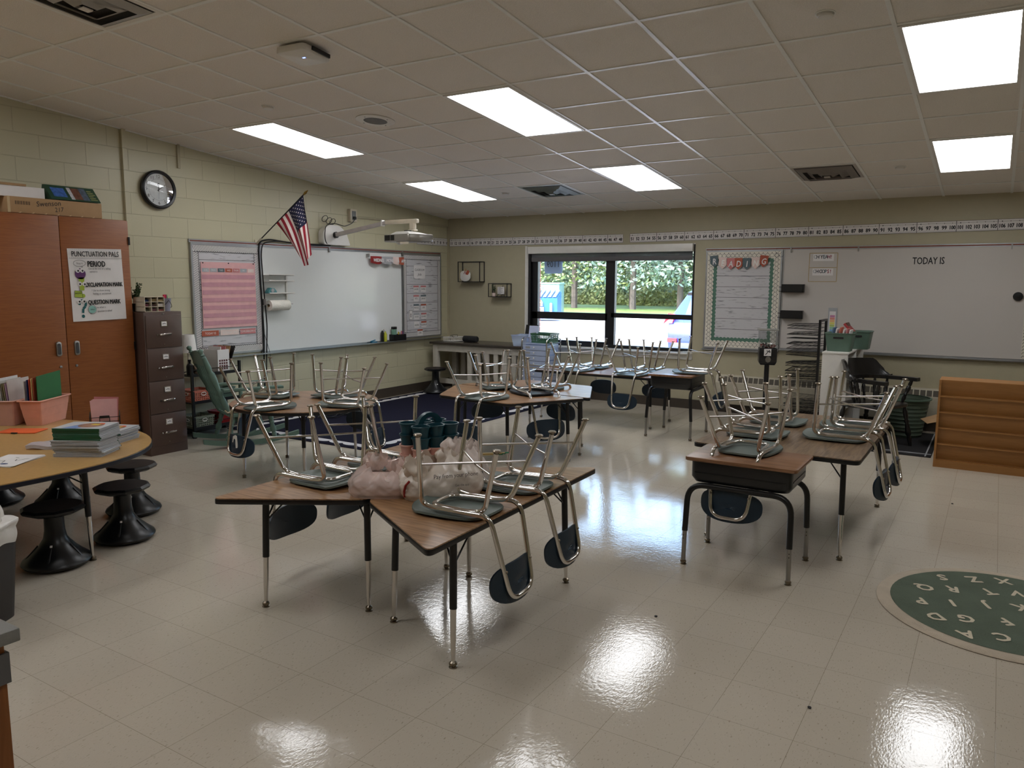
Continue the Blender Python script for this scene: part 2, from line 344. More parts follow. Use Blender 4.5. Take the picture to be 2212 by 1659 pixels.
# window
wf = MB(); y0, y1 = 9.60, 9.67
wf.box(WX0, WX0+.05, y0-.05, y1, WZ0, WZ1).box(WX1-.035, WX1, y0-.03, y1, WZ0, WZ1).box(WX0, WX1, y0, y1, WZ1-.05, WZ1).box(WX0, WX1, y0-.02, y1, WZ0, WZ0+.045)
wf.box(WX0+.05, WX0+.14, y0, y1, WZ0, WZ1)
wf.box(-4.535, -4.40, y0, y1, WZ0, WZ1).box(WX0+.05, -4.5, y0, y1, 1.088, 1.188).box(-4.45, WX1, y0, y1, 1.134, 1.198)
wf.box(WX0+.1, -4.5, y0-.005, y1, WZ0, .795)
for x in (-5.42, -4.85): wf.box(x-.03, x+.03, y0-.012, y0, 1.125, 1.137)
win = struct('window_1', wf, M_gwall, bev=.003, seg=1)
g = MB(); g.box(WX0+.14, -4.535, 9.630, 9.636, 1.188, WZ1-.05); part('glass_pane', g, M_glass, win)
g = MB(); g.box(-4.40, WX1-.035, 9.630, 9.636, 1.198, WZ1-.05); part('glass_pane', g, M_glass, win)
g = MB(); g.box(WX0+.14, -4.535, 9.630, 9.636, .795, 1.088); part('glass_pane', g, M_glass, win)
g = MB(); g.box(-4.40, WX1-.035, 9.630, 9.636, WZ0+.045, 1.134); part('glass_pane', g, M_glass, win)
s = MB(); s.box(WX0-.02, WX1+.01, 9.47, 9.58, .700, .722).box(WX0-.02, WX1+.01, 9.525, Y0, .63, .70); part('window_sill', s, M_white, win, bev=.004)
s = MB(); s.box(WX0, WX0+.012, Y0-.001, 9.56, WZ0, WZ1).box(WX0-.03, WX0, Y0-.012, Y0, WZ0, WZ1+.01).box(WX0, WX1, Y0-.002, 9.56, WZ1-.01, WZ1); part('window_reveal', s, M_white, win)
r = thing('roller_shade', 'raised pale grey roller shade in the top of the window', 'window shade', (-4.5, 9.52, 2.0))
s = MB(); s.box(-1.2, 1.2, -.03, .04, -.0, .098); part('cassette', s, M_white, r, bev=.006)
s = MB(); s.box(-1.17, 1.19, .022, .025, -.055, 0); part('shade_fabric', s, frosted('shade screen', (98,100,106), .75), r)
s = MB(); s.box(-1.17, 1.19, .015, .032, -.11, -.052); part('hem_bar', s, mat('grey shade hem', (92,90,92), .6), r, bev=.004)
s = MB(); s.prism(rrect(-.145, .145, -.09, .10, .035), -.001, .001, 'y')
for_dec = single('window_decal', s, frosted('pale decal', (178,196,222), .8), 'pale decal with room number 1109 seen reversed on the upper left pane', 'decal', (-5.37, 9.642, 1.815))
s = MB(); text(s, '1109', .12, Matrix.Translation((0, -.003, .0)) @ Matrix.Rotation(PI/2, 4, 'X') @ Matrix.Scale(-1, 4, (1,0,0)), .9); part('lettering', s, M_ink, for_dec)

# ================= CEILING FITTINGS =================
def onceil(name, label, cat, i, j, group=None):
    v = j*G; x = cxi+i*G; y = 4.7703+v*math.cos(TILT)
    return thing(name, label, cat, (x, y, cz(y)), rot=CR, group=group)
def panel_light(i, j, label):
    r = onceil('ceiling_light', label, 'ceiling light', i+.5, j+1, 'troffer lights in the ceiling')
    W, H = G/2-.012, G-.012; f = MB()
    for a in ((-W,W,-H,-H+.022),(-W,W,H-.022,H),(-W,-W+.022,-H+.022,H-.022),(W-.022,W,-H+.022,H-.022)): f.box(*a, -.012, -.001)
    part('frame', f, M_white, r)
    d = MB(); d.box(-W+.022, W-.022, -H+.022, H-.022, -.007, -.002); part('diffuser', d, M_panel, r); return r
for i, j, t in ((-8,0,'lit rectangular ceiling light above the flag and clock side'), (-8,4,'lit rectangular ceiling light nearest the far left corner'), (-4,0,'lit rectangular ceiling light in the middle of the ceiling, nearer one'),
                (-4,4,'lit rectangular ceiling light in front of the window beside a vent'), (1,0,'large lit ceiling light in the upper right corner of the view'), (1,4,'lit ceiling light at the right above the whiteboard')): panel_light(i, j, t)
for i, j in ((-8,-6),(-4,-6),(1,-6),(-8,-10)):
    panel_light(i, j, 'lit rectangular ceiling light behind the viewer')
def vent(i, j, label, n=3, mt=None):
    r = onceil('ceiling_vent', label, 'air vent', i+.5, j+.5, 'square louvred air diffusers')
    W = G/2-.012; f = MB()
    for a in ((-W,W,-W,-W+.03),(-W,W,W-.03,W),(-W,-W+.03,-W+.03,W-.03),(W-.03,W,-W+.03,W-.03)): f.box(*a, -.008, -.001)
    part('frame', f, mt or M_white, r)
    d = MB(); d.box(-W+.03, W-.03, -W+.03, W-.03, -.003, -.001); part('duct_back', d, mat('dark duct', (50,48,46), .8), r)
    for k in range(n):
        a = W-.04-k*.075; c = a-.06; m = MB()
        for q in range(4):
            R = Matrix.Rotation(q*PI/2, 4, 'Z'); m.M = R
            m.add([(-a,-a,-.012+.006*k),(a,-a,-.012+.006*k),(c,-c,-.035-.004*k),(-c,-c,-.035-.004*k)], [(0,1,2,3),(3,2,1,0)])
        m.M = Matrix.Identity(4); part('louvre', m, mt or M_white, r, smooth=10)
    c = W-.04-n*.075; m = MB(); m.box(-c, c, -c, c, -.05, -.044); part('centre_plate', m, mt or M_white, r); return r
vent(-6, -4, 'large louvred vent in the ceiling at the upper left edge'); vent(-6, 5, 'louvred ceiling vent left of the light before the window', mt=mat('galvanised', (168,176,168), .4, metal=.3)); vent(-1, 5, 'louvred ceiling vent over the reading board', mt=mat('worn enamel', (176,168,160), .4))
for i, j, t in ((.51,-.47,'round ceiling disc near the top right light'), (.54,5.47,'small round ceiling disc beside the right vent'), (-6.52,-.49,'small round ceiling disc left of the speaker'), (-6.54,5.47,'small round ceiling disc left of the far vent')):
    r = onceil('detector_cover', t, 'ceiling cover', i, j, 'round ceiling covers'); m = MB(); m.lathe([(.0,-.022),(.035,-.022),(.042,-.016),(.042,-.002),(.0,-.001)], 24, caps=False); part('cap', m, M_white, r)
    m = MB(); m.lathe([(.046,-.006),(.052,-.004),(.052,-.0005),(.046,-.0005)], 24, caps=False); part('ring', m, M_grid, r)
r = onceil('ceiling_speaker', 'round perforated white loudspeaker in the ceiling', 'speaker', -5.54, .54)
m = MB(); m.lathe([(.14,-.002),(.165,-.002),(.165,-.007),(.145,-.012),(.10,-.010)], 36, caps=False); part('rim', m, M_white, r)
m = MB(); m.lathe([(.0,-.0125),(.10,-.011)], 32, caps=False); part('grille', m, mat('perforated grille', (120,118,116), .5, bump=1, bscale=220), r)
m = MB()
for k in range(4): m.cyl((.13*math.cos(k*PI/2), .13*math.sin(k*PI/2), -.014), (.13*math.cos(k*PI/2), .13*math.sin(k*PI/2), -.009), .006)
part('screws', m, M_steel, r)
r = onceil('wireless_access_point', 'white wireless access point box hung under the ceiling', 'access point', -4.43, -1.78); r.rotation_euler = (TILT, 0, .06)
m = MB(); m.prism(rrect(-.13, .11, -.13, .12, .03), -.062, -.02); part('housing', m, M_white, r, bev=.006)
m = MB(); m.box(.111, .122, -.06, .10, -.045, -.022); part('port_strip', m, M_black, r)
m = MB(); m.box(-.07, .07, -.07, .07, -.02, -.001); part('mount_plate', m, M_beige, r)
m = MB(); m.box(-.01, .01, -.012, -.004, -.0635, -.062); part('status_light', m, emit('blue led', (.1,.2,1), 4), r)

# ================= OUTSIDE =================
GZ = -.15
def ground(name, x0, x1, y0, y1, z, m): b = MB(); b.box(x0, x1, y0, y1, z-.05, z); o = struct(name, b, m); return o
ground('ground_pavement', -60, 30, Y0+.36, 37.5, GZ, mat('pale asphalt', (176,172,172), .9, var=.1, scale=.6, bump=.2))
ground('ground_lawn', -110, 60, 37.5, 120, GZ+.03, foliage('mown grass', (104,140,58), (132,160,74)))
b = MB()
for j in range(36):
    for k in range(3):
        b.box(-.30+(k*.21)+(.07 if j%2 else 0)-.07*(k==0)*(j%2), min(.30, -.30+(k*.21)+.2+(.07 if j%2 else 0)), -.2, .2, j*.076, j*.076+.066)
bp_ = thing('brick_pier', 'red brick pier just outside the left side of the window', 'brick pier', (-6.40, 10.35, GZ))
part('bricks', b, mat('red brick', (156,82,62), .85, var=.2, scale=6), bp_)
b = MB(); b.box(-.29, .29, -.19, .19, 0, 2.9); part('mortar', b, mat('mortar', (170,160,150), .9), bp_)
# electrical cabinet
r = thing('utility_cabinet', 'tall pale green utility cabinet beyond the parking lot', 'utility cabinet', (-19.6, 34.6, GZ), .25)
m = MB(); m.box(-1.0, .75, -.5, .5, 0, 1.62); part('body', m, mat('pale green enamel', (86,116,106), .5), r, bev=.02)
m = MB(); m.box(-1.03, .78, -.53, .53, 1.62, 1.72); part('lid', m, mat('pale green lid', (98,126,114), .5), r, bev=.02)
m = MB(); m.box(-.9, -.1, -.52, -.5, .1, 1.5); part('door', m, mat('pale green door', (80,108,100), .5), r)
r = thing('dumpster', 'blue waste dumpster with ribbed lid and white number 1', 'dumpster', (-17.85, 30.6, GZ), .35)
m = MB(); m.hexa([(-1,-.5,.1),(1,-.5,.1),(1,.6,.1),(-1,.6,.1),(-1,-.6,1.05),(1,-.6,1.05),(1,.6,1.3),(-1,.6,1.3)]); part('body', m, mat('blue steel', (22,84,190), .5), r)
m = MB()
for k in range(9): m.hexa([(-.98+k*.22,-.64,1.08),(-.80+k*.22,-.64,1.08),(-.80+k*.22,.6,1.34),(-.98+k*.22,.6,1.34),(-.96+k*.22,-.64,1.12),(-.82+k*.22,-.64,1.12),(-.82+k*.22,.6,1.38),(-.96+k*.22,.6,1.38)])
part('lid', m, mat('grey lid', (90,110,120), .5), r)
m = MB(); FM = Matrix.Translation((0,-.62,.62)) @ Matrix.Rotation(PI/2, 4, 'X'); text(m, '1', .62, FM @ Matrix.Translation((.72,-.25,.01)), bold=.02); rect(m, FM, .0, .34, .05, .25, .012); rect(m, FM, .1, .4, -.2, .0, .012); part('lettering', m, M_white, r)
m = MB(); rect(m, FM, -.35, .3, .1, .32, .015); part('sticker', m, mat('yellow sticker', (220,190,80), .6), r)
# car
r = thing('suv', 'blue sport utility car parked outside, its rear seen at the window edge', 'car', (-4.62, 17.2, GZ), -.06)
prof = [(-2.25,.42),(-2.3,.62),(-2.25,.95),(-2.12,1.05),(-1.75,1.52),(-1.5,1.6),(.3,1.62),(1.1,1.12),(2.1,.95),(2.3,.7),(2.25,.4)]
M_carb = mat('blue car paint', (44,62,150), .25, coat=.6)
m = MB(); W = .92
def shell(m, pf, w0, w1):
    n = len(pf); vs = []
    for sgn in (-1, 1):
        for y, z in pf: vs.append((sgn*(w0 if z < 1.06 else w1), y, z))
    m.add(vs, [tuple(range(n)), tuple(range(2*n-1, n-1, -1))]+[(i, i+n, (i+1)%n+n, (i+1)%n) for i in range(n)])
shell(m, prof, W, .74); part('body', m, M_carb, r, bev=.03, smooth=50)
m = MB(); m.add([(-.62,-2.09,1.1),(.62,-2.09,1.1),(.58,-1.80,1.46),(-.58,-1.80,1.46)], [(0,1,2,3)]); m.grid(lambda u,v: ((-.62+1.24*u), -2.125+.33*v, 1.09+.40*v), 4, 4); part('rear_window', m, mat('tinted glass', (70,92,140), .08), r)
m = MB(); m.hexa([(-.64,-1.98,1.50),(.64,-1.98,1.50),(.66,-1.5,1.60),(-.66,-1.5,1.60),(-.62,-2.0,1.56),(.62,-2.0,1.56),(.64,-1.5,1.65),(-.64,-1.5,1.65)]); part('spoiler', m, M_black, r)
for sx in (-1, 1):
    m = MB(); m.hexa([(sx*.9-.12,-2.28,.92),(sx*.9+.08,-2.28,.94),(sx*.9+.06,-1.95,.98),(sx*.9-.1,-1.95,.98),(sx*.88-.06,-2.22,1.14),(sx*.88+.08,-2.2,1.12),(sx*.88+.06,-1.95,1.1),(sx*.88-.06,-1.95,1.1)]); part('tail_light', m, mat('red lens', (190,24,40), .15), r)
    m = MB(); m.box(sx*.8-.1, sx*.8+.1, -2.33, -2.28, .56, .64); part('reflector', m, mat('red reflector', (200,40,50), .3), r)
for sx in (-1, 1):
    for y in (-1.45, 1.4): m = MB(); m.cyl((sx*.72,y,.34),(sx*.93,y,.34),.34,n=28); part('wheel', m, M_black, r)
m = MB(); m.box(-.8, .8, -2.36, -2.2, .36, .56); part('bumper', m, mat('grey cladding', (70,74,84), .6), r, bev=.02)
m = MB(); m.box(-.25, .25, -2.345, -2.33, .74, .88); part('licence_plate', m, M_white, r)
# trees
def card(m, c, u, R2, k=.45):
    v = u.orthogonal().normalized(); b0 = len(m.v); a, b_ = u*R2, v*(R2*k)
    m.v += [tuple(c-a), tuple(c+b_), tuple(c+a), tuple(c-b_)]; m.f.append((b0,b0+1,b0+2,b0+3)); m.m.append(0)
def tree(x, y, h, rad, base, c1, c2, label, n=900, sz=.42, cone=True, lean=0):
    r = thing('tree', label, 'tree', (x, y, GZ), group='trees beyond the lawn')
    t = MB(); t.tube([(0,0,0),(lean*.3,0,h*.3),(lean,0,h*.8)], [.22,.18,.08], n=8); part('trunk', t, M_bark, r)
    m = MB(); rnd = random.Random(int(x*13+y*7))
    for k in range(n):
        f = rnd.random()**.8; z = base+(h-base)*f
        R = rad*((1-f)**.6 if cone else math.sqrt(max(.05, 1-(2*f-1)**2))); a = rnd.random()*2*PI; q = R*(.55+.5*rnd.random()); R2 = sz*(.5+rnd.random())
        c = Vector((q*math.cos(a)+lean*f, q*math.sin(a), z-q*.25)); u = Vector((rnd.uniform(-1,1), rnd.uniform(-1,1), rnd.uniform(-1,.6))).normalized(); card(m, c, u, R2)
    part('foliage', m, foliage('leaves', c1, c2), r); return r
M_bark = mat('bark', (70,64,60), .9, var=.25, bump=.5, bscale=8)
tl = ['blue green spruce tree behind the lawn, beyond the left window panes', 'yellow green spruce tree with thick trunk behind the lawn', 'deep green conifer behind the lawn, left of the window mullion', 'blue green spruce just right of the window mullion', 'bare trunked spruce in the middle of the right window panes',
      'broad green tree right of the spruces behind the lawn', 'dark green tree behind the parked car', 'yellowing green tree above the parked car', 'pale green tree at the far left of the window view']
tp = [(-27.5,47,12,3.6,2.2,(74,104,84),(142,170,140)), (-24.0,46,13,3.8,2.4,(96,120,60),(168,184,110)), (-21.6,50,14,4.2,1.8,(72,104,74),(140,168,128)), (-19.8,46,13,3.6,2.2,(84,118,100),(160,188,172)), (-17.4,48,12,3.6,2.6,(96,124,96),(176,196,170)),
      (-15.0,53,12,4.4,1.2,(76,112,60),(150,176,110)), (-12.3,50,12,4.0,1.0,(66,100,60),(136,164,110)), (-9.6,49,13,4.2,1.8,(120,136,60),(196,196,110)), (-31.5,49,13,4.2,1.2,(84,110,80),(150,176,140))]
for (x,y,h,rd,bs,c1,c2), t in zip(tp, tl): tree(x, y, h, rd, bs, c1, c2, t, n=8500, sz=.15)
m = MB(); rnd = random.Random(3)
for k in range(42000):
    x = rnd.uniform(-52, 6); y = 62+rnd.uniform(-2,3); z = rnd.random()**1.3*8; u = Vector((rnd.uniform(-1,1), rnd.uniform(-.3,.3), rnd.uniform(-1,1))).normalized(); card(m, Vector((x,y,z)), u, .24, .6)
o = single('woodland', m, foliage('woodland leaves', (70,104,62), (150,178,120)), 'dense leafy woodland filling the view behind the separate trees', 'woodland', (0,0,GZ), kind='stuff')
m = MB()
for k in range(9000):
    x = rnd.uniform(-34, -8); y = 55+rnd.uniform(-1.5,1); z = rnd.random()*1.5; u = Vector((rnd.uniform(-1,1), rnd.uniform(-.3,.3), rnd.uniform(-1,1))).normalized(); card(m, Vector((x,y,z)), u, .16, .6)
single('undergrowth', m, foliage('shrub leaves', (110,130,70), (186,196,120)), 'low bright undergrowth along the back edge of the lawn', 'shrubs', (0,0,GZ), kind='stuff')

# ================= STACKED CHAIRS =================
def seat_pts(): return rpoly([(-.15,-.185),(.15,-.185),(.182,.20),(-.182,.20)], .07, 5)
def make_chair(label, msh=None, msb=None, msh_label=None):
    # stands upside down: seat on z = 0, feet up, backrest hanging at -y
    r = thing('stacked_chair', label, 'chair', group='school chairs put up on the tables')
    m = MB()
    def sf(u, v):
        a = 2*PI*u; ca, sa = math.cos(a), math.sin(a); e = 3.2
        k = (abs(ca)**e+abs(sa)**e)**(-1/e); q = 1-(1-v)
        hw = .152+.03*((sa*k*q+1)/2); x = ca*k*q*hw; y = sa*k*q*.193+.008
        z = .005+.020*max(0, (y-.08)/.12)**2+.010*max(0, (abs(x)-.10)/.08)**2*(y < .12)+.008*max(0,(-y-.12)/.07)**2
        return (x, y, z)
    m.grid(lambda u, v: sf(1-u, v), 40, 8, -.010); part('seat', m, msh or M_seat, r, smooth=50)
    m = MB()
    def bf(u, v):
        a = 2*PI*u; ca, sa = math.cos(a), math.sin(a); e = 2.7; k = (abs(ca)**e+abs(sa)**e)**(-1/e)
        x = ca*k*v*.172; zz = sa*k*v*.088; return (x, -.302+.045*(x/.17)**2*1.0-.10*(zz)*-1, -.262+zz)
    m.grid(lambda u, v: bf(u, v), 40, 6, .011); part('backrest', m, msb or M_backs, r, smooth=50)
    R = .0115
    for sx in (-1, 1):
        p = fillet([(sx*.195,.090,.362),(sx*.138,.115,.045),(sx*.132,.03,.035)], .075, 7)
        m = MB(); m.tube(p, R, n=12); lg = part('leg', m, M_chrome, r, smooth=60)
        m = MB(); m.lathe([(.006,-.010),(.008,0),(.018,.001),(.019,.006),(.015,.010)], 16, (sx*.196,.090,.366)); part('glide', m, M_nick, lg)
        p = fillet([(sx*.187,-.298,.333),(sx*.112,-.195,.047),(sx*.108,-.10,.037)], .075, 7)
        m = MB(); m.tube(p, R, n=12); lg = part('leg', m, M_chrome, r, smooth=60)
        m = MB(); m.lathe([(.006,-.010),(.008,0),(.018,.001),(.019,.006),(.015,.010)], 16, (sx*.188,-.300,.337)); part('glide', m, M_nick, lg)
    m = MB(); m.tube(fillet([(-.108,-.11,.037),(-.10,.02,.036),(-.085,.10,.034),(.085,.10,.034),(.10,.02,.036),(.108,-.11,.037)], .06, 6), R, n=12); part('seat_frame', m, M_chrome, r, smooth=60)
    m = MB(); m.tube(fillet([(-.132,.04,.035),(-.134,-.235,.040),(-.124,-.262,-.07),(-.098,-.322,-.325),(.098,-.322,-.325),(.124,-.262,-.07),(.134,-.235,.040),(.132,.04,.035)], .07, 8), R, n=12); part('back_frame', m, M_chrome, r, smooth=60)
    for sx in (-1, 1):
        m = MB(); m.tube([(sx*.172,.098,.235),(0,-.08,.225-.004*sx),(-sx*.160,-.26,.225)], .0052, n=8); part('brace', m, M_chrome, r, smooth=60)
    for x, z in ((-.108,-.20),(.108,-.20),(-.05,-.327),(.05,-.327)):
        m = MB(); m.ball((x, -.322 if z < -.3 else -.303, z), .007, 8); part('rivet', m, M_nick, r)
    return r
TZ = .585
CH = [ # x, y, z, theta, label, scale
 (-1.998,2.750,TZ,1.62,'upturned chair nearest the viewer, its backrest hanging off the right edge of the front table',1),
 (-2.008,3.232,TZ,1.62,'second upturned chair along the right edge of the front table',1),
 (-2.876,2.796,TZ,-1.54,'upturned chair on the left front table beside the white plastic bags, nearer one',1),
 (-2.880,3.219,TZ,-1.54,'upturned chair behind the bags on the left front table, farther one',1),
 (-4.942,4.175,TZ,-.1,'upturned chair left on the round table, white mark on its backrest',1),
 (-5.399,4.630,TZ,-1.255,'upturned chair at the far left of the round table, behind the marked one',1),
 (-4.535,4.617,TZ,1.80,'upturned chair at the right of the round table with its back toward the dark rug',1),
 (-4.949,4.931,TZ,3.04,'upturned chair on the far side of the round table near the whiteboard',1),
 (-3.81,5.63,.575,-.1,'upturned chair at the front left of the hexagon tables, above the black bin',1),
 (-4.10,6.27,.575,-2.17,'upturned chair at the rear left of the hexagon tables before the white console',1),
 (-3.628,6.146,.575,.968,'larger upturned chair with a black seat on the hexagon tables',1.09),
 (-3.68,6.47,.575,3.014,'upturned chair at the rear right of the hexagon tables',1),
 (-4.13,8.02,.578,-.01,'upturned chair at the left front of the table under the window',1),
 (-4.10,8.40,.578,3.135,'upturned chair at the left rear of the table under the window',1),
 (-3.42,7.99,.578,-.014,'upturned chair in front center of the window table, backrest facing the room',1),
 (-3.42,8.41,.578,3.112,'upturned chair at the right rear of the table under the window',1),
 (-2.668,7.696+.12,.667,1.608,'upturned chair on the single desk beside the window table',1),
 (-1.182,4.500,.632,-.051,'upturned chair on the front single desk at the right, backrest facing the viewer',1),
 (-1.286,5.074,.622,-1.566,'upturned chair at the left edge of the right table, just behind the desk',1),
 (-1.279,5.607,.622,-1.507,'upturned chair at the far left corner of the right table near the candy machine',1),
 (-.823,5.252,.622,1.542,'upturned chair on the right side of the right table, nearer one',1),
 (-.799,5.667,.622,1.608,'upturned chair on the right side of the right table, farther one',1)]
proto = None
for x, y, z, th, lb, sc in CH:
    if sc > 1: c = make_chair(lb, M_seatk); c.location = (x,y,z); c.rotation_euler = (0,0,th); c.scale = (sc,sc,sc)
    elif proto is None: proto = c = make_chair(lb); c.location = (x,y,z); c.rotation_euler = (0,0,th)
    else: c = dup(proto, (x,y,z), th, lb)
    if 'white mark' in lb:
        m = MB(); m.tube(fillet([(.01,-.318,-.30),(.02,-.318,-.20),(-.02,-.318,-.19),(-.035,-.318,-.22)], .02), [.010]*20, n=6) if False else m.prism([(.0,-.32),(.016,-.32),(.028,-.25),(.022,-.18),(.0,-.172),(-.03,-.185),(-.045,-.235),(-.036,-.235),(-.02,-.20),(.0,-.21)], -.3125, -.3095, 'y')
        part('white_mark', m, M_white, c)

# ================= TABLES =================
def leg_parts(r, x, y, ztop, brace=None, tilt=(0,0), split=.46):
    zs = ztop*split; tx, ty = x+tilt[0], y+tilt[1]
    P = lambda z: (x+tilt[0]*z/ztop, y+tilt[1]*z/ztop, z)
    m = MB(); m.cyl(P(zs), P(ztop), .0165, n=14); lg = part('leg', m, M_black, r, smooth=50)
    m = MB(); m.tube([P(.022), P(zs*.45), P(zs+.01)], [.0085,.0125,.0135], n=14); part('leg_insert', m, M_chrome, lg, smooth=50)
    m = MB(); m.lathe([(.006,.030),(.016,.022),(.018,.014),(.012,.006),(.019,.003),(.019,0)], 16, (x,y,0)); part('foot', m, M_nick, lg)
    if brace:
        for bx, by in brace:
            m = MB(); q = P(ztop-.12); m.cyl((q[0],q[1],q[2]), (q[0]+bx, q[1]+by, ztop), .0042, n=8); part('leg_brace', m, M_black, lg)
def make_table(label, outline, cx_, cy_, z, legs, lam, rr=.05, th=.030, name='activity_table', group='classroom activity tables', edge=None, rz=0, bd=.10):
    r = thing(name, label, 'table', (cx_, cy_, 0), rz, group)
    P = rpoly([(a-cx_, b_-cy_) for a, b_ in outline], rr, 5) if rr else [(a-cx_, b_-cy_) for a, b_ in outline]
    m = MB(); m.prism(P, z-.006, z); part('tabletop', m, lam, r, smooth=30)
    Q = rpoly([(a-cx_, b_-cy_) for a, b_ in outline], rr, 5) if rr else P
    k = 1.004; m = MB(); m.prism([(a*k, b_*k) for a, b_ in Q], z-th, z-.005); part('edge_band', m, edge or M_black, r, smooth=30, bev=.003)
    for x, y in legs:
        dx, dy = cx_-x, cy_-y; L = math.hypot(dx, dy) or 1; dx, dy = dx/L, dy/L
        leg_parts(r, x-cx_, y-cy_, z-th, brace=[(dx*bd-dy*bd*.6, dy*bd+dx*bd*.6), (dx*bd+dy*bd*.6, dy*bd-dx*bd*.6)], tilt=(dx*.02, dy*.02))
    return r
make_table('trapezoid wood laminate table nearest the viewer, right half of the front pair', [(-1.79,2.25),(-1.835,3.83),(-2.485,3.40),(-2.462,2.645)], -2.14, 3.03, TZ, [(-1.835,2.47),(-2.334,2.67),(-1.874,3.545),(-2.363,3.331)], M_lam)
make_table('trapezoid wood laminate table with a pointed left corner, left half of the front pair', [(-3.10,2.255),(-2.478,2.640),(-2.502,3.40),(-3.145,3.83)], -2.81, 3.03, TZ, [(-2.985,2.46),(-2.52,2.70),(-2.537,3.358),(-3.03,3.60)], M_lam)
rt = [(-5.0+.615*math.cos(2*PI*k/56), 4.62+.615*math.sin(2*PI*k/56)) for k in range(56)]
make_table('round wood laminate table with four upturned chairs, near the left wall', rt, -5.0, 4.62, TZ, [(-5.158,4.08),(-5.43,4.78),(-4.72,4.33),(-4.85,5.07)], M_lam, rr=0)
make_table('nearer trapezoid half of the hexagon of tables in the middle', [(-4.61,6.30),(-4.31,5.60),(-3.49,5.51),(-3.09,6.17)], -3.87, 5.92, .575, [(-3.62,5.70),(-3.2,6.07),(-4.22,5.76),(-4.43,6.17)], M_lam)
make_table('farther trapezoid half of the hexagon of tables in the middle', [(-4.60,6.325),(-3.06,6.20),(-3.40,6.93),(-4.20,7.00)], -3.82, 6.6, .575, [(-4.05,6.80),(-3.40,6.72),(-4.42,6.42),(-3.22,6.33)], M_lam)
make_table('rectangular wood laminate table under the window', [(-4.64,7.86),(-3.12,7.86),(-3.12,8.60),(-4.64,8.60)], -3.88, 8.23, .578, [(-3.17,7.93),(-4.56,7.93),(-3.17,8.52),(-4.56,8.52)], M_lamr, rr=.07)
make_table('rectangular walnut laminate table at the right behind the single desk', [(-1.565,4.635),(-.600,4.635),(-.600,6.12),(-1.565,6.12)], -1.08, 5.37, .622, [(-.685,4.72),(-1.48,4.72),(-.645,6.03),(-1.50,6.03)], M_lamd, rr=.05)
m = MB(); m.M = Matrix.Translation((-4.45, 8.38, .579)); m.box(-.17, .17, -.2, .2, 0, .012); m.mi = 1; m.box(-.165, .165, -.195, .195, .012, .016)
single('desk_stand_in', m, [M_lamr, M_white], 'white topped board with a wooden edge standing in for a desk at the left end of the window table', 'board')  # simple board added in place of another student desk

# single desks
def make_desk(label, x, y, z, w_, d, rz, feet_in=.05):
    r = thing('student_desk', label, 'desk', (x, y, 0), rz, 'single student desks')
    m = MB(); m.prism(rrect(-w_/2, w_/2, -d/2, d/2, .035, 5), z-.022, z); part('desktop', m, M_lamr, r, bev=.006)
    W, D = w_/2-.03, d/2-.02; m = MB(); z0, z1 = z-.145, z-.024
    ptsb = rrect(-W, W, -D, D, .05, 5); k = len(ptsb)
    vs = [(a*.93, b_*.93, z0) for a, b_ in ptsb]+[(a, b_, z0+.03) for a, b_ in ptsb]+[(a, b_, z1) for a, b_ in ptsb]
    m.add(vs, [tuple(range(k-1,-1,-1)), tuple(range(2*k,3*k))]+[(i,(i+1)%k,(i+1)%k+k,i+k) for i in range(k)]+[(i+k,(i+1)%k+k,(i+1)%k+2*k,i+2*k) for i in range(k)])
    part('book_box', m, M_blackm, r, smooth=50)
    for s_ in (-1, 1):
        m = MB(); m.box(-W+.03, W-.03, s_*(D+.0)-.002, s_*(D+.0)+.002, z0+.055, z0+.06); m.box(s_*W-.002, s_*W+.002, -D+.05, D-.05, z0+.055, z0+.062); part('rib', m, M_blackm, r)
    fx, fy = w_/2-.02, d/2-.0
    for sy in (-1, 1):
        m = MB(); m.tube(fillet([(-fx,sy*(fy-.0),.20),(-fx+.005,sy*(fy-.02),z0-.014),(fx-.005,sy*(fy-.02),z0-.014),(fx,sy*(fy-.0),.20)], .10, 8), .0165, n=12); part('leg_frame', m, M_black, r, smooth=50)
        for sx in (-1, 1):
            m = MB(); m.cyl((sx*(fx+.003),sy*fy,.022),(sx*fx,sy*fy,.21),.0125,n=14); lg = part('leg', m, M_steel, r, smooth=50)
            m = MB(); m.lathe([(.006,.030),(.016,.022),(.018,.014),(.012,.006),(.019,.003),(.019,0)], 16, (sx*(fx+.003),sy*fy,0)); part('foot', m, M_nick, lg)
            m = MB()
            for q in (.155,.175): m.cyl((sx*(fx+.003), sy*fy-.0135, q), (sx*(fx+.003), sy*fy-.011, q), .003, n=8)
            part('pin_holes', m, M_black, lg)
    for sx in (-1, 1): m = MB(); m.cyl((sx*(fx-.12), -fy+.02, z0-.008), (sx*(fx-.12), fy-.02, z0-.008), .010, n=8); part('crossbar', m, M_black, r)
    return r
make_desk('single student desk at the right front, brown top over a black metal box', -1.145, 4.385, .632, .62, .44, 0)
make_desk('single student desk at the right end of the window table', -2.83, 7.83, .667, .60, .48, -PI/2+.03)

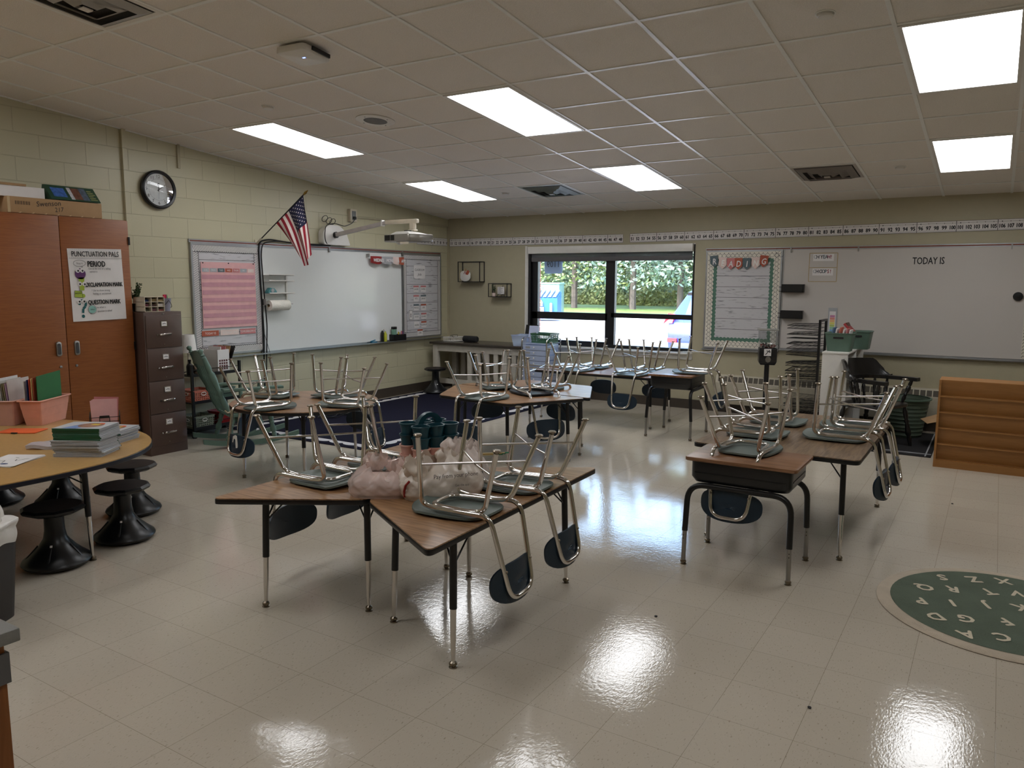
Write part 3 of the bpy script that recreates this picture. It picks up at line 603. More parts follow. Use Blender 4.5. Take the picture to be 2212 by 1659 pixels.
# ================= LEFT WALL =================
XW = X0  # wall plane
def wavy(mb, M, x0, x1, y0, y1, side, amp=.008, wl=.028, w_=.07):
    # a strip along one side of a board with a wavy inner edge. side in L R T B
    n = int(((x1-x0) if side in 'TB' else (y1-y0))/wl*4); old = mb.M
    A = []; B = []
    for k in range(n+1):
        t = k/n; q = amp*abs(math.sin(PI*k/4))
        if side == 'T': A.append((x0+(x1-x0)*t, y1)); B.append((x0+(x1-x0)*t, y1-w_-q))
        if side == 'B': A.append((x0+(x1-x0)*t, y0)); B.append((x0+(x1-x0)*t, y0+w_+q))
        if side == 'L': A.append((x0, y0+(y1-y0)*t)); B.append((x0+w_+q, y0+(y1-y0)*t))
        if side == 'R': A.append((x1, y0+(y1-y0)*t)); B.append((x1-w_-q, y0+(y1-y0)*t))
    mb.M = old @ M; b0 = len(mb.v)
    mb.add([(p[0],p[1],0) for p in A+B], [(i, i+1, n+1+i+1, n+1+i) if side in 'TR' and False else (i, n+1+i, n+2+i, i+1) for i in range(n)])
    mb.M = old; return B
def board(root, M, W, H, x0, x1, y0, y1, stripes=True, w_=.065):
    d = .012
    bk = MB(); old = Matrix(M); bk.M = M; bk.box(x0, x1, y0, y1, -.012, .002); part('backing', bk, M_shipl, root)
    wm = MB(); lm = MB()
    for i, sd in enumerate('LRTB'):
        Md = M @ Matrix.Translation((0,0,.004+.0012*i)); Bp = wavy(wm, Md, x0, x1, y0, y1, sd, w_=w_)
        line(lm, Md, Bp, .006, .0008)
        if stripes:
            if sd in 'TB':
                k = x0
                while k < x1-.02:
                    a, b_ = (y1-w_, y1-.004) if sd == 'T' else (y0+.004, y0+w_)
                    line(lm, Md, [(k, b_), (k+.028, a)], .0045, .0008); k += .019
            else:
                k = y0+.02
                while k < y1:
                    a, b_ = (x0+.004, x0+w_) if sd == 'L' else (x1-w_, x1-.004)
                    line(lm, Md, [(a, k), (b_, k-.028)], .0045, .0008); k += .019
    part('border_trim', wm, M_paper, root); part('border_pattern', lm, M_ink, root)
    f = MB(); f.M = M; t = .022
    f.box(x0-t, x0, y0-t, y1+t, -.02, .012).box(x1, x1+t, y0-t, y1+t, -.02, .012).box(x0, x1, y1, y1+t, -.02, .012).box(x0, x1, y0-t, y0, -.02, .012); part('frame', f, M_alum, root)
M_shipl = shiplap('whitewashed planks paper')
ML = LEFT(0, 0, XW+.021)   # x = world Y, y = world Z
def wall_item(name, label, cat, y, z, d=.0): return thing(name, label, cat, (XW+d, y, z))
# calendar board
r = wall_item('bulletin_board', 'bulletin board with striped scalloped border holding a pink pocket chart', 'bulletin board', 0, 0)
ML = LEFT(0, 0, .021); board(r, ML, 0, 0, 5.10, 5.955, .825, 1.975)
r = wall_item('pocket_chart', 'pink hanging pocket chart with weekday cards on the left bulletin board', 'pocket chart', 5.53, 1.10, .036)
m = MB(); m.box(-.002, .0, -.345, .355, 0, .70); part('chart_sheet', m, M_pinkp, r)
for k in range(7):
    z = .03+k*.082
    m = MB(); m.box(.0005, .003, -.335, .345, z, z+.045); part('pocket', m, mat('clear pink pocket', (204,152,162), .12), r)
for k, (mm, tx) in enumerate(((M_grey,'SUN'),(M_grey,'MON'),(M_slate,'TUES'),(M_rust,'WED'),(M_rose,'THURS'),(M_grey,'FRI'),(M_blush,'SAT'))):
    y = -.29+k*.097; m = MB(); m.box(.001, .0025, y-.043, y+.043, .595, .635); c = part('day_card', m, mm, r)
    m = MB(); text(m, tx, .026, LEFT(y, .606, .0032), .8); part('lettering', m, M_paper, c)
m = MB()
for y in (-.32, 0, .33): m.cyl((.0,y,.69), (.008,y,.69), .006, n=10)
part('push_pins', m, M_ink, r)
for y0_, y1_, mm, tx in ((5.165,5.375,M_rust,'TODAY IS'),(5.395,5.635,M_blush,'YESTERDAY WAS'),(5.652,5.865,M_rose,'TOMORROW IS')):
    m = MB(); m.box(0, .0015, y0_-5.5, y1_-5.5, 0, .058); c = single('label_card', m, mm, mm.name.split()[0]+' card reading '+tx+' at the bottom of the left bulletin board', 'card', (XW+.031, 5.5, 1.016))
    m = MB(); text(m, tx, .034, LEFT((y0_+y1_)/2-5.5, .017, .002), .75 if len(tx) > 11 else .9); part('lettering', m, M_paper, c)
# whiteboard
r = wall_item('whiteboard', 'long whiteboard on the block wall between two bulletin boards', 'whiteboard', 7.2, 1.4)
m = MB(); m.box(.006, .018, -1.225, 1.225, -.6, .585); part('writing_surface', m, M_wb, r)
m = MB(); m.box(0, .024, -1.235, 1.235, -.62, -.6).box(0, .024, -1.235, 1.235, .585, .597).box(0, .024, -1.24, -1.222, -.62, .597).box(0, .024, 1.222, 1.24, -.62, .597); part('frame', m, M_alum, r)
r = wall_item('map_rail', 'metal map rail with red cork strip along the top of the left boards', 'rail', 7.2, 2.008)
m = MB(); m.box(0, .022, -2.13, 2.13, -.010, .024); part('rail_body', m, M_alum, r); m = MB(); m.box(.021, .024, -2.12, 2.12, .002, .013); part('cork_strip', m, M_cork, r)
for y in (-.65, -.16, 1.24):
    m = MB(); m.box(.022, .034, y-.008, y+.014, -.045, .012).box(.022, .045, y-.008, y+.014, -.045, -.038); part('map_hook', m, M_steel, r)
r = wall_item('marker_tray', 'long aluminium marker tray under the left boards', 'tray', 7.2, .772)
m = MB(); m.hexa([(0,-2.12,-.012),(.07,-2.12,.002),(.07,2.12,.002),(0,2.12,-.012),(0,-2.12,0),(.075,-2.12,.008),(.075,2.12,.008),(0,2.12,0)]); m.box(.07, .078, -2.12, 2.12, .0, .014); part('ledge', m, M_alum, r)
# jobs board
r = wall_item('bulletin_board', 'narrow bulletin board of classroom job cards beside the room corner', 'bulletin board', 0, 0)
board(r, ML, 0, 0, 8.465, 9.30, .82, 1.975, w_=.055)
m = MB(); m.prism(rrect(-.13,.13,-.10,.09,.03), 0, .003, 'x'); r = single('classroom_jobs_sign', m, M_paper, 'white rounded sign reading CLASSROOM jobs on the narrow board', 'sign', (XW+.03, 8.81, 1.745))
m = MB(); text(m, 'CLASSROOM', .045, LEFT(0, .01, .0045), .85); text(m, 'Jobs', .05, LEFT(0, -.055, .0045), 1, .25); part('lettering', m, M_ink, r)
job = [('LEADER',M_rose,8.73,1.50),('PAPERS',M_rose,8.895,1.50),('PETS',M_rose,8.73,1.365),('LIBRARY',M_slate,8.895,1.365),('PENCILS',M_slate,8.73,1.235),('LINE',M_rust,8.895,1.235),('DOOR',M_grey,8.735,1.105),('BOARD',M_rose,8.9,1.105),('HELPER',M_paper,8.735,.985),('CLEANUP',M_rust,8.9,.985),('JOBS',M_rust,8.81,.87)]
for tx, mm, y, z in job:
    m = MB(); m.box(0, .002, -.06, .06, -.045, .045); r = single('job_card', m, M_paper, 'small white job card with '+mm.name.split()[0]+' top reading '+tx, 'card', (XW+.030, y, z), group='job cards on the narrow board')
    m = MB(); m.box(.002, .003, -.06, .06, .022, .045); part('header_strip', m, mm, r); m = MB(); text(m, tx, .036, LEFT(0, -.018, .003), .8); part('lettering', m, M_ink, r)
m = MB(); m.box(0, .003, -.04, .04, -.07, .07); r = single('number_card', m, M_paper, 'tall white card with number 0 and a black frame on the narrow board', 'card', (XW+.034, 8.6, 1.13))
m = MB(); text(m, '0', .08, LEFT(0, -.035, .004)); q = LEFT(0,0,.004); line(m, q, [(-.035,-.065),(.035,-.065),(.035,.065),(-.035,.065),(-.035,-.065)], .004); part('lettering', m, M_ink, r)
# pennants of weekday names hung on the whiteboard
m = MB(); pr_ = thing('day_pennants', 'curled paper day name pennants clipped in a row under the map rail', 'pennants', (XW+.03, 8.09, 1.955))
for y, mm, tx, wd in ((-.225,M_red,'WEDNES',.22),(.0,M_grey,'MONS',.22),(.175,M_blush,'A',.12),(.28,M_rust,'APR',.13)):
    m = MB(); m.grid(lambda u, v: (.03+.035*math.sin(PI*u), y+(u-.5)*wd, -.02-.085*v-.02*math.sin(PI*u)*v), 10, 3, .002); c = part('pennant', m, mm, pr_)
    m = MB(); text(m, tx, .06, LEFT(y, -.092, .075), .85, .15, bold=.002); part('lettering', m, M_paper, c)
m = MB(); m.tube([(.025,-.36,-.0),(.03,-.2,-.02),(.03,0,-.015),(.03,.2,-.02),(.025,.36,0)], .002, n=6); part('cord', m, M_paper, pr_)
m = MB(); m.box(0, .03, -.37, -.35, -.03, .012); part('clip', m, M_steel, pr_)
# magnetic rack with paper towels
r = wall_item('magnetic_shelf_rack', 'white magnetic rack with thin shelves stuck to the whiteboard', 'shelf rack', 6.17, 1.34, .02)
for y in (-.18, .17): m = MB(); m.box(0, .012, y-.01, y+.01, 0, .34); part('upright', m, M_white, r)
for z in (.115, .255, .325):
    m = MB(); m.box(0, .13, -.185, .18, z, z+.005).box(.125, .13, -.185, .18, z, z+.018); part('shelf', m, M_white, r)
m = MB(); m.cyl((.07,-.2,-.0), (.07,.2,-.0), .006, n=10); m.box(.0, .08, -.203, -.197, -.01, .06); part('roll_rod', m, M_steel, r)
r = thing('paper_towel_roll', 'white paper towel roll on the rack on the whiteboard', 'paper towels', (XW+.095, 6.15, 1.325))
m = MB(); prof = []; n = 30
vs = []; fs = []
for y in (-.14, .14):
    for R in (.060, .019):
        for k in range(n): a = 2*PI*k/n; vs.append((R*math.cos(a), y, R*math.sin(a)))
for k in range(n):
    j = (k+1)%n; fs += [(k,j,2*n+j,2*n+k),(n+j,n+k,3*n+k,3*n+j),(j,k,n+k,n+j),(2*n+k,2*n+j,3*n+j,3*n+k)]
m.add(vs, fs); part('roll', m, mat('paper towel', (236,232,222), .9, bump=.4, bscale=90), r)
m = MB(); m.tube([(0,-.141,0),(0,.141,0)], .0185, n=20, cap=False); part('core', m, M_card, r)
r = thing('tape_dispenser', 'teal tape dispenser on the rack above the paper towels', 'tape dispenser', (XW+.08, 6.06, 1.462))
m = MB(); m.prism([(-.06,0),(.07,0),(.06,.03),(.03,.06),(-.02,.065),(-.055,.03)], -.03, .03, 'x'); part('body', m, mat('teal toy', (70,130,135), .4), r, bev=.004); m = MB(); m.cyl((-.035,.0,.035), (.035,.0,.035), .022, n=20); part('tape_roll', m, M_grey, r)
# tray items
r = thing('spray_bottle', 'clear spray bottle of yellow cleaner on the marker tray', 'bottle', (XW+.05, 8.03, .786))
m = MB(); m.lathe([(0,0),(.024,0),(.026,.01),(.026,.10),(.012,.125),(.011,.14),(0,.14)], 18, caps=False); part('bottle', m, mat('yellow liquid', (188,190,60), .15), r); m = MB(); m.box(-.008,.008,-.03,.014,.15,.172).box(-.006,.006,-.012,.012,.138,.152).box(-.004,.004,-.028,-.02,.12,.152); part('trigger', m, M_white, r)
m = MB(); m.lathe([(0,0),(.02,0),(.02,.12),(.012,.15),(0,.155)], 14, caps=False); single('cleaner_bottle', m, M_black, 'small black bottle beside the spray bottle on the marker tray', 'bottle', (XW+.05, 7.975, .786))
r = thing('marker_caddy', 'black wire caddy of markers at the right end of the whiteboard', 'caddy', (XW+.065, 8.27, .79))
m = MB(); m.box(-.05,.05,-.12,.13,0,.006)
for a in ((-.05,-.046,-.12,.13),(.046,.05,-.12,.13),(-.05,.05,-.12,-.116),(-.05,.05,.126,.13)): m.box(*a, 0, .085)
part('basket', m, M_black, r)
r2 = thing('eraser', 'tall green and black whiteboard eraser standing in the marker caddy', 'eraser', (XW+.065, 8.20, .797)); m = MB(); m.box(-.02,.02,-.035,.035,0,.15); part('felt', m, mat('pale green felt', (120,160,140), .9), r2, bev=.004); m = MB(); m.box(-.022,.022,-.037,.037,.15,.185); part('cap', m, M_black, r2, bev=.004)
for y, mm, h in ((8.28,mat('yellow marker', (210,190,60), .4),.11),(8.31,M_grey,.10),(8.34,M_rose,.12),(8.37,mat('purple marker', (110,60,110), .4),.115)):
    m = MB(); m.cyl((0,0,0),(.004,.004,h),.009,n=12); single('marker', m, mm, mm.name.split()[0]+' marker standing in the black marker caddy', 'marker', (XW+.07, y, .797))
m = MB(); m.box(-.02,.02,-.05,.05,0,.018); m.cyl((.0,-.06,.02),(.0,.03,.035),.008,n=10); single('whiteboard_eraser', m, mat('blue eraser', (30,110,140), .5), 'small blue eraser lying on the marker tray', 'eraser', (XW+.05, 7.80, .783), bev=.003)
# clock
r = thing('wall_clock', 'round black framed wall clock above the wardrobe side', 'clock', (XW, 4.751, 2.492))
MX = Matrix.Rotation(PI/2, 4, 'Y')
m = MB(); m.M = MX; m.lathe([(.0,0),(.178,0),(.187,.02),(.187,.045),(.175,.058),(.158,.052),(.154,.03),(0,.03)], 56, caps=False); part('case', m, M_black, r, smooth=40)
m = MB(); m.M = MX; m.lathe([(0,.031),(.155,.031)], 56, caps=False); part('dial', m, mat('clock dial', (214,214,212), .5), r)
m = MB(); D = LEFT(0, 0, .033)
for h in range(1, 13): a = PI/2-h*PI/6; text(m, str(h), .044, D @ Matrix.Translation((.128*math.cos(a), .128*math.sin(a)-.015, 0)))
for q in range(60): a = q*PI/30; disc(m, D, .103*math.cos(a), .103*math.sin(a), .0022 if q % 5 else .0032, n=8)
disc(m, D, 0, .05, .012); part('numerals', m, M_ink, r)
for nm, ang, L_, w_, d in (('hour_hand', PI/2-.08, .062, .009, .002), ('minute_hand', PI/2-.95, .098, .006, .004), ('second_hand', PI/2-3.2, .09, .002, .006)):
    m = MB(); line(m, D, [(-.018*math.cos(ang), -.018*math.sin(ang)), (L_*math.cos(ang), L_*math.sin(ang))], w_, d); part(nm, m, M_ink, r)
m = MB(); m.M = MX; m.lathe([(0,.048),(.15,.046),(.157,.042)], 40, caps=False); part('glass_cover', m, M_glass, r)
# flag
r = thing('wall_flag', 'american flag hanging from a slanted pole above the whiteboard corner', 'flag', (XW, 5.94, 2.02))
m = MB(); m.cyl((.01,0,-.005),(.10,0,.06),.011,n=12); m.box(0,.012,-.02,.02,-.04,.04); part('bracket', m, M_beige, r)
tip = Vector((.79,0,.50)); m = MB(); m.cyl((.03,0,.012), tuple(tip), .0065, n=10); part('pole', m, M_black, r)
m = MB(); dd = tip.normalized(); m.tube([tuple(tip),tuple(tip+dd*.03),tuple(tip+dd*.075)], [.010,.015,.002], n=12); part('finial', m, mat('brass finial', (150,120,60), .35, metal=.8), r)
Nu, Nv = 78, 52; m = MB()
A0 = tip*.985; A1 = tip*.43      # hoist edge along the pole: A0 canton end
def fl(u, v):
    # u along the fly (0 hoist..1), v along the hoist (0 at top/tip)
    p = A0.lerp(A1, v); w_ = min(1, u*2.5)
    drop = u*(.62-.17*v+.06*math.sin(PI*v)); ux = u**.85
    return (p.x+ux*(.02+.27*v)-.02*math.sin(v*13+1)*w_, p.y+math.sin(v*13+u*1.5)*.035*w_+ux*(.06+.05*v), p.z-drop)
P = [[fl(i/Nu, j/Nv) for j in range(Nv+1)] for i in range(Nu+1)]
m.v = [p for row in P for p in row]
for i in range(Nu):
    for j in range(Nv):
        st = int(j/Nv*13); u = i/Nu; mi = 2 if (st < 7 and u < .42) else (0 if st % 2 == 0 else 1)
        m.f.append((i*(Nv+1)+j, (i+1)*(Nv+1)+j, (i+1)*(Nv+1)+j+1, i*(Nv+1)+j+1)); m.m.append(mi)
for a in range(9):
    for b_ in range(6 if a % 2 == 0 else 5):
        uu = (b_+.5+(0 if a % 2 == 0 else .5))/6.0*.40+.006; vv = (a+.7)/9.6*7/13; s_ = .0105
        ring = []
        for k in range(10):
            rr = s_ if k % 2 == 0 else s_*.5; an = k*PI/5; ring.append(fl(uu+rr*math.cos(an)/.9, vv+rr*math.sin(an)/.53))
        for sg in (-.003, .003):
            k0 = len(m.v); m.v += [(q[0]+0, q[1]+sg, q[2]) for q in ring]; m.f.append(tuple(range(k0, k0+10))); m.m.append(1)
part('cloth', m, [mat('flag red', (150,28,46), .8), mat('flag white', (226,214,208), .8), mat('flag blue', (24,26,58), .8)], r, smooth=60)
# projector and its arm
r = thing('projector_mount', 'white wall box and long arm carrying the projector', 'projector mount', (XW, 7.09, 2.17))
m = MB(); m.prism(rpoly([(-.20,-.12),(.26,-.12),(.26,-.10),(.20,.04),(.08,.125),(-.10,.125),(-.20,.05)], .05, 5), 0, .09, 'x'); part('wall_box', m, M_white, r, bev=.008)
m = MB(); m.tube([(.08,0,0),(.115,0,.004)], .04, n=16); part('collar', m, M_blackm, r)
m = MB(); m.M = Matrix.Identity(4); m.hexa([(.08,-.022,-.025),(.95,-.018,.105),(.95,.018,.105),(.08,.022,-.025),(.08,-.022,.025),(.95,-.018,.15),(.95,.018,.15),(.08,.022,.025)]); part('arm', m, mat('arm grey', (196,188,184), .4), r, bev=.006)
m = MB(); m.box(.86,.88,-.026,.026,.085,.155); part('arm_sleeve', m, M_white, r, bev=.003)
m = MB(); m.box(.93,1.40,-.03,.03,.105,.150); m.box(1.30,1.36,-.03,.03,.03,.11).box(1.28,1.38,-.035,.035,.015,.032); part('head', m, mat('cream plastic', (222,210,188), .4), r, bev=.008)
r = thing('projector', 'silver projector hanging from the white arm', 'projector', (XW+1.31, 7.02, 2.10), rot=(0,0,-.15))
m = MB(); m.prism(rpoly([(-.23,-.17),(.20,-.17),(.26,-.05),(.26,.17),(-.23,.17)], .03, 4), -.045, .04); part('body', m, mat('silver plastic', (150,146,138), .3, metal=.4), r, bev=.012)
m = MB(); m.hexa([(-.16,-.14,.04),(.18,-.14,.04),(.22,.13,.04),(-.16,.13,.04),(-.10,-.09,.075),(.10,-.09,.075),(.13,.08,.062),(-.10,.08,.075)]); part('top_shell', m, M_white, r, bev=.006)
m = MB(); m.box(-.07,.06,-.05,.05,.064,.07); m.box(-.03,.03,-.03,.03,.07,.09); part('lens_recess', m, M_black, r)
m = MB()
for k in range(7): m.box(-.20+k*.013,-.193+k*.013,-.1745,-.168,-.03,.03)
part('vent_slats', m, M_black, r); m = MB(); m.box(-.235,-.225,-.15,.0,-.035,.03); part('port_panel', m, M_black, r)
m = MB(); m.box(-.10,-.04,-.1745,-.168,-.03,.03); part('fan_grille', m, M_black, r)
m = MB(); m.ball((-.02,-.10,-.05), .045, 18, (1,1,.6)); part('dome', m, M_white, r)
m = MB(); m.box(.06,.20,-.17,-.16,-.075,-.05); part('connector_plate', m, M_beige, r)
r = wall_item('outlet_box', 'beige surface outlet box high on the block wall', 'outlet', 7.47, 2.44); m = MB(); m.box(0,.05,-.06,.06,-.08,.08); part('box', m, M_beige, r, bev=.004); m = MB(); m.box(.05,.053,-.035,.035,-.055,.055); part('faceplate', m, mat('grey faceplate', (120,124,124), .4), r)
m = MB(); m.box(.053,.075,-.02,.02,-.05,-.015); part('plug', m, M_black, r)
m = MB(); P_ = [(.075,7.47,2.40),(.07,7.42,2.34),(.05,7.30,2.29),(.06,7.15,2.315),(.10,7.06,2.31)]
m.tube(fillet(P_, .05, 4), .005, n=8)
for c in ((7.02,.0),(6.95,.02),(7.08,-.01)): m.tube([(.06+.02*math.sin(a*PI/8), c[0]+.045*math.cos(a*PI/8), 2.345+c[1]+.035*math.sin(a*PI/8)) for a in range(17)], .004, n=6)
m.tube(fillet([(.10,7.06,2.31),(.095,6.93,2.29),(.095,6.905,2.15),(.095,6.93,2.06),(.06,7.02,2.045)], .05, 4), .005, n=8)
single('power_cord', m, M_black, 'looped black power cord between the outlet box and projector arm', 'cord', (XW, 0, 0))
m = MB(); m.tube(fillet([(.04,7.05,2.045),(.035,6.75,2.035),(.03,6.4,2.05),(.03,6.1,2.075),(.03,5.98,2.05),(.035,5.945,1.98),(.04,5.95,1.6),(.04,5.96,1.35),(.045,5.97,1.0),(.05,5.955,.76),(.05,5.95,.40)], .06, 4), .009, n=8)
m.tube(fillet([(.05,7.0,2.05),(.045,6.6,2.045),(.045,6.2,2.06),(.05,5.99,2.03),(.05,5.965,1.9),(.055,5.985,1.45),(.055,6.01,1.1),(.06,5.975,.6),(.06,5.97,.3)], .06, 4), .007, n=8)
single('cable_bundle', m, M_black, 'thick black cables running along the rail and down beside the whiteboard', 'cable', (XW, 0, 0))
m = MB(); m.tube([(.03,5.98,1.03),(.04,6.05,.78),(.05,6.07,.35)], .0025, n=6); single('thin_cable', m, M_black, 'thin single black wire hanging right of the thick cables', 'wire', (XW, 0, 0))

# ================= FAR WALL =================
YF = Y0
def far_item(name, label, cat, x, z, d=0, group=None): return thing(name, label, cat, (x, YF-d, z), group=group)
def number_line(M0, n0, n1, pitch, z0, h, label, loc, M, tilt=0, curl=0):
    r = thing('number_line', label, 'number line', loc); N_ = n1-n0+1
    if tilt: r.rotation_euler = (0, tilt, 0)
    k = n0
    while k <= n1:
        e = min(n1, k+4 if (k-1) % 5 == 0 else k+(5-(k-1)%5)-1); x0 = (k-n0)*pitch; x1 = (e-n0+1)*pitch
        m = MB(); m.M = M; m.box(x0, x1, 0, h, 0, .0015); c = part('number_card', m, M_paper, r)
        m = MB(); Q = M @ Matrix.Translation((0,0,.002)); line(m, Q, [(x0+.001,.001),(x1-.001,.001),(x1-.001,h-.001),(x0+.001,h-.001),(x0+.001,0)], .0032); line(m, Q, [(x0, .013),(x1, .013)], .0018); line(m, Q, [(x0, h-.022),(x1, h-.022)], .002)
        for q in range(k, e+1):
            xc = (q-n0+.5)*pitch; text(m, str(q), .056, Q @ Matrix.Translation((xc, .026, .0004)), .85 if q < 100 else .72, bold=.002); disc(m, Q, xc, h-.022, .0058 if (q-1) % 5 == 0 else .0042, .0006, 10)
        part('numerals', m, M_ink, c); k = e+1
    return r
number_line(None, 1, 10, .0748, 0, .113, 'number line strip from 1 to 10 on the block wall behind the projector', (XW+.004, Y0-.755, 2.135), LEFT(0,0,0))
number_line(None, 11, 48, .0749, 0, .112, 'number line strip from 11 to 48 over the left side of the window', (XW+.035, YF-.004, 2.130), FAR(0,0,0), .0015)
number_line(None, 51, 118, .0745, 0, .113, 'number line strip starting at 51 over the reading board and right whiteboard', (-4.17, YF-.004, 2.128), FAR(0,0,0), -.0085)
def wire_shelf(label, x0, x1, z0, z1, d=.13):
    r = far_item('wire_wall_shelf', label, 'wall shelf', x0, z0, 0, 'black wire box shelves on the far wall'); W, H = x1-x0, z1-z0; b = .005
    for y in (-.012, -d):
        m = MB(); m.box(0,b*2,y-b,y+b,0,H).box(W-b*2,W,y-b,y+b,0,H).box(0,W,y-b,y+b,0,b*2).box(0,W,y-b,y+b,H-b*2,H); part('frame', m, M_black, r)
    m = MB()
    for x in (0, W-b*2):
        for z in (0, H-b*2): m.box(x, x+b*2, -d, -.012, z, z+b*2)
    part('depth_bars', m, M_black, r); m = MB(); m.box(0,W,-d,-.006,0,.006); part('shelf_board', m, M_black, r); return r
wire_shelf('larger black wire box shelf holding a white apple', -6.87, -6.47, 1.60, 1.90); wire_shelf('smaller black wire box shelf holding a plant and a tiny easel', -6.33, -6.00, 1.385, 1.585, .12)
r = far_item('apple_decoration', 'flat white wooden apple with a bow on the larger wire shelf', 'decoration', -6.76, 1.609, .09)
m = MB(); ap = [(math.cos(a)*(.088+.012*abs(math.sin(2*a)))*(1.0), .083+math.sin(a)*.083-(.02*math.exp(-((a-PI/2)/.3)**2))) for a in [2*PI*k/40 for k in range(40)]]
m.prism(ap, -.008, .008, 'y'); part('apple', m, M_white, r, bev=.002); m = MB(); m.box(-.006,.008,-.004,.004,.14,.185); part('stem', m, M_card, r)
m = MB(); m.grid(lambda u,v: (.01+.07*u, -.009, .12+.035*math.sin(PI*u)*(2*v-1)+.02*u), 8, 3, .002); part('leaf', m, M_rust, r)
m = MB(); m.tube([(-.02,-.011,.11),(0,-.013,.15),(.02,-.011,.10)], .004, n=6); part('bow', m, M_red, r)
def plant(label, loc, s, pot=M_blush, n=60, hk='potted_plant', ph=.055, pr=.032):
    r = thing(hk, label, 'plant', loc); m = MB(); m.lathe([(0,0),(pr*.8*s,0),(pr*s,ph*s),(pr*.86*s,ph*s),(pr*.8*s,ph*.7*s),(0,ph*.7*s)], 20, caps=False); part('pot', m, pot, r)
    st = MB(); lf = MB(); rnd = random.Random(int(s*100))
    for k in range(9):
        a = rnd.random()*6.28; R = rnd.uniform(.01,.05)*s; h = rnd.uniform(.06,.14)*s
        p1 = Vector((R*math.cos(a), R*math.sin(a), ph*s+h)); p0 = Vector((0,0,ph*.7*s)); st.tube([tuple(p0), tuple((p0+p1)/2+Vector((0,0,.01*s))), tuple(p1)], .0016*s, n=5)
        for q in range(n//9):
            t = rnd.uniform(.35,1.0); c = p0.lerp(p1, t); u = Vector((rnd.uniform(-1,1), rnd.uniform(-1,1), rnd.uniform(-.2,1))).normalized()*.017*s; v = u.orthogonal().normalized()*.006*s
            lf.add([tuple(c), tuple(c+u*.5+v), tuple(c+u), tuple(c+u*.5-v)], [(0,1,2,3)])
    part('stems', st, M_bark, r); part('foliage', lf, foliage('house plant leaves', (30,56,32), (74,100,56)), r); return r
plant('small green plant in a pale pot on the smaller wire shelf', (-6.265, YF-.07, 1.392), .95, n=90)
r = far_item('mini_easel', 'tiny black easel with a white patterned card on the smaller wire shelf', 'easel', -6.135, 1.392, .08)
m = MB(); m.box(-.055,.06,-.006,0,.035,.14); part('card', m, M_paper, r); m = MB(); q = FAR(0,0,-.0068)
for k in range(9): line(m, q, [(-.045,.045+k*.0105),(-.045+.09*((k*7)%5+4)/8,.045+k*.0105)], .0035)
part('lettering', m, M_ink, r); m = MB()
for x0_, x1_ in ((-.04,-.055),(.03,.025),(.05,.065)): m.cyl((x1_,-.015,.001),(x0_,.0,.05),.0035,n=6)
m.cyl((.0,.003,.05),(.03,.005,.165),.0035,n=6); m.box(-.05,.055,-.012,.0,.03,.036); part('easel_frame', m, M_black, r)
# reading board
r = far_item('bulletin_board', 'reading bulletin board with scale pattern and green border', 'bulletin board', 0, 0)
Mr = FAR(0, 0, -.02); x0, x1, z0, z1 = -3.11, -2.225, .815, 1.985
m = MB(); m.M = Mr; m.box(x0, x1, z0, z1, -.012, .002); part('backing', m, M_shipl, r)
gm = MB(); wm = MB(); lm = MB()
for i, sd in enumerate('LRTB'):
    wavy(gm, Mr @ Matrix.Translation((0,0,.004+.001*i)), x0, x1, z0, z1, sd, .012, .045, .115)
    wavy(wm, Mr @ Matrix.Translation((0,0,.009+.001*i)), x0, x1, z0, z1, sd, .014, .05, .072)
    Md = Mr @ Matrix.Translation((0,0,.0095+.001*i)); n = int(((x1-x0) if sd in 'TB' else (z1-z0))/.05)
    for q in range(n):
        t = (q+.5)/n
        for row in range(2):
            arc = []; off = .5/n*(row % 2)
            for a in range(9):
                al = PI*a/8; c = (t+off)*((x1-x0) if sd in 'TB' else (z1-z0))+.025*math.cos(al); dd_ = .012+row*.032+.024*math.sin(al)
                arc.append({'T':(x0+c, z1-dd_),'B':(x0+c, z0+dd_),'L':(x0+dd_, z0+c),'R':(x1-dd_, z0+c)}[sd])
            line(lm, Md, arc, .0034, .0006)
part('under_border', gm, mat('green border paper', (84,122,104), .6), r); part('border_trim', wm, mat('cream border paper', (228,222,208), .6), r); part('border_pattern', lm, M_ink, r)
f = MB(); f.M = Mr; t = .02
f.box(x0-t, x0, z0-t, z1+t, -.02, .012).box(x1, x1+t, z0-t, z1+t, -.02, .012).box(x0, x1, z1, z1+t, -.02, .012).box(x0, x1, z0-t, z0, -.02, .012); part('frame', f, M_alum, r)
m = MB(); m.box(-3.14, -2.215, YF-.06, YF, .775, .79); single('board_ledge', m, M_alum, 'grey metal ledge under the reading board', 'ledge')
r = thing('reading_pennants', 'row of coloured pennants spelling READING across the top of the reading board', 'pennants', (0, YF-.045, 0))
pen = [('R',M_slate,-3.02,1.865,.12),('E',M_blush,-2.915,1.845,0),('A',M_rose,-2.815,1.835,0),('D',M_rust,-2.72,1.835,0),('I',M_slate,-2.62,1.833,0),('N',M_blush,-2.515,1.842,0),('G',M_rust,-2.42,1.862,-.1)]
for ch, mm, x, z, rt_ in pen:
    R = Matrix.Translation((x,0,z)) @ Matrix.Rotation(-rt_, 4, 'Y'); m = MB(); m.M = R; m.prism([(-.048,.075),(.048,.075),(.048,-.02),(0,-.065),(-.048,-.02)], -.001, .001, 'y'); c = part('pennant', m, mm, r)
    m = MB(); text(m, ch, .10, R @ FAR(0, -.03, -.003), .8, .12, bold=.002); part('lettering', m, M_paper if mm is not M_blush else mat('faint letter', (238,236,230), .6), c)
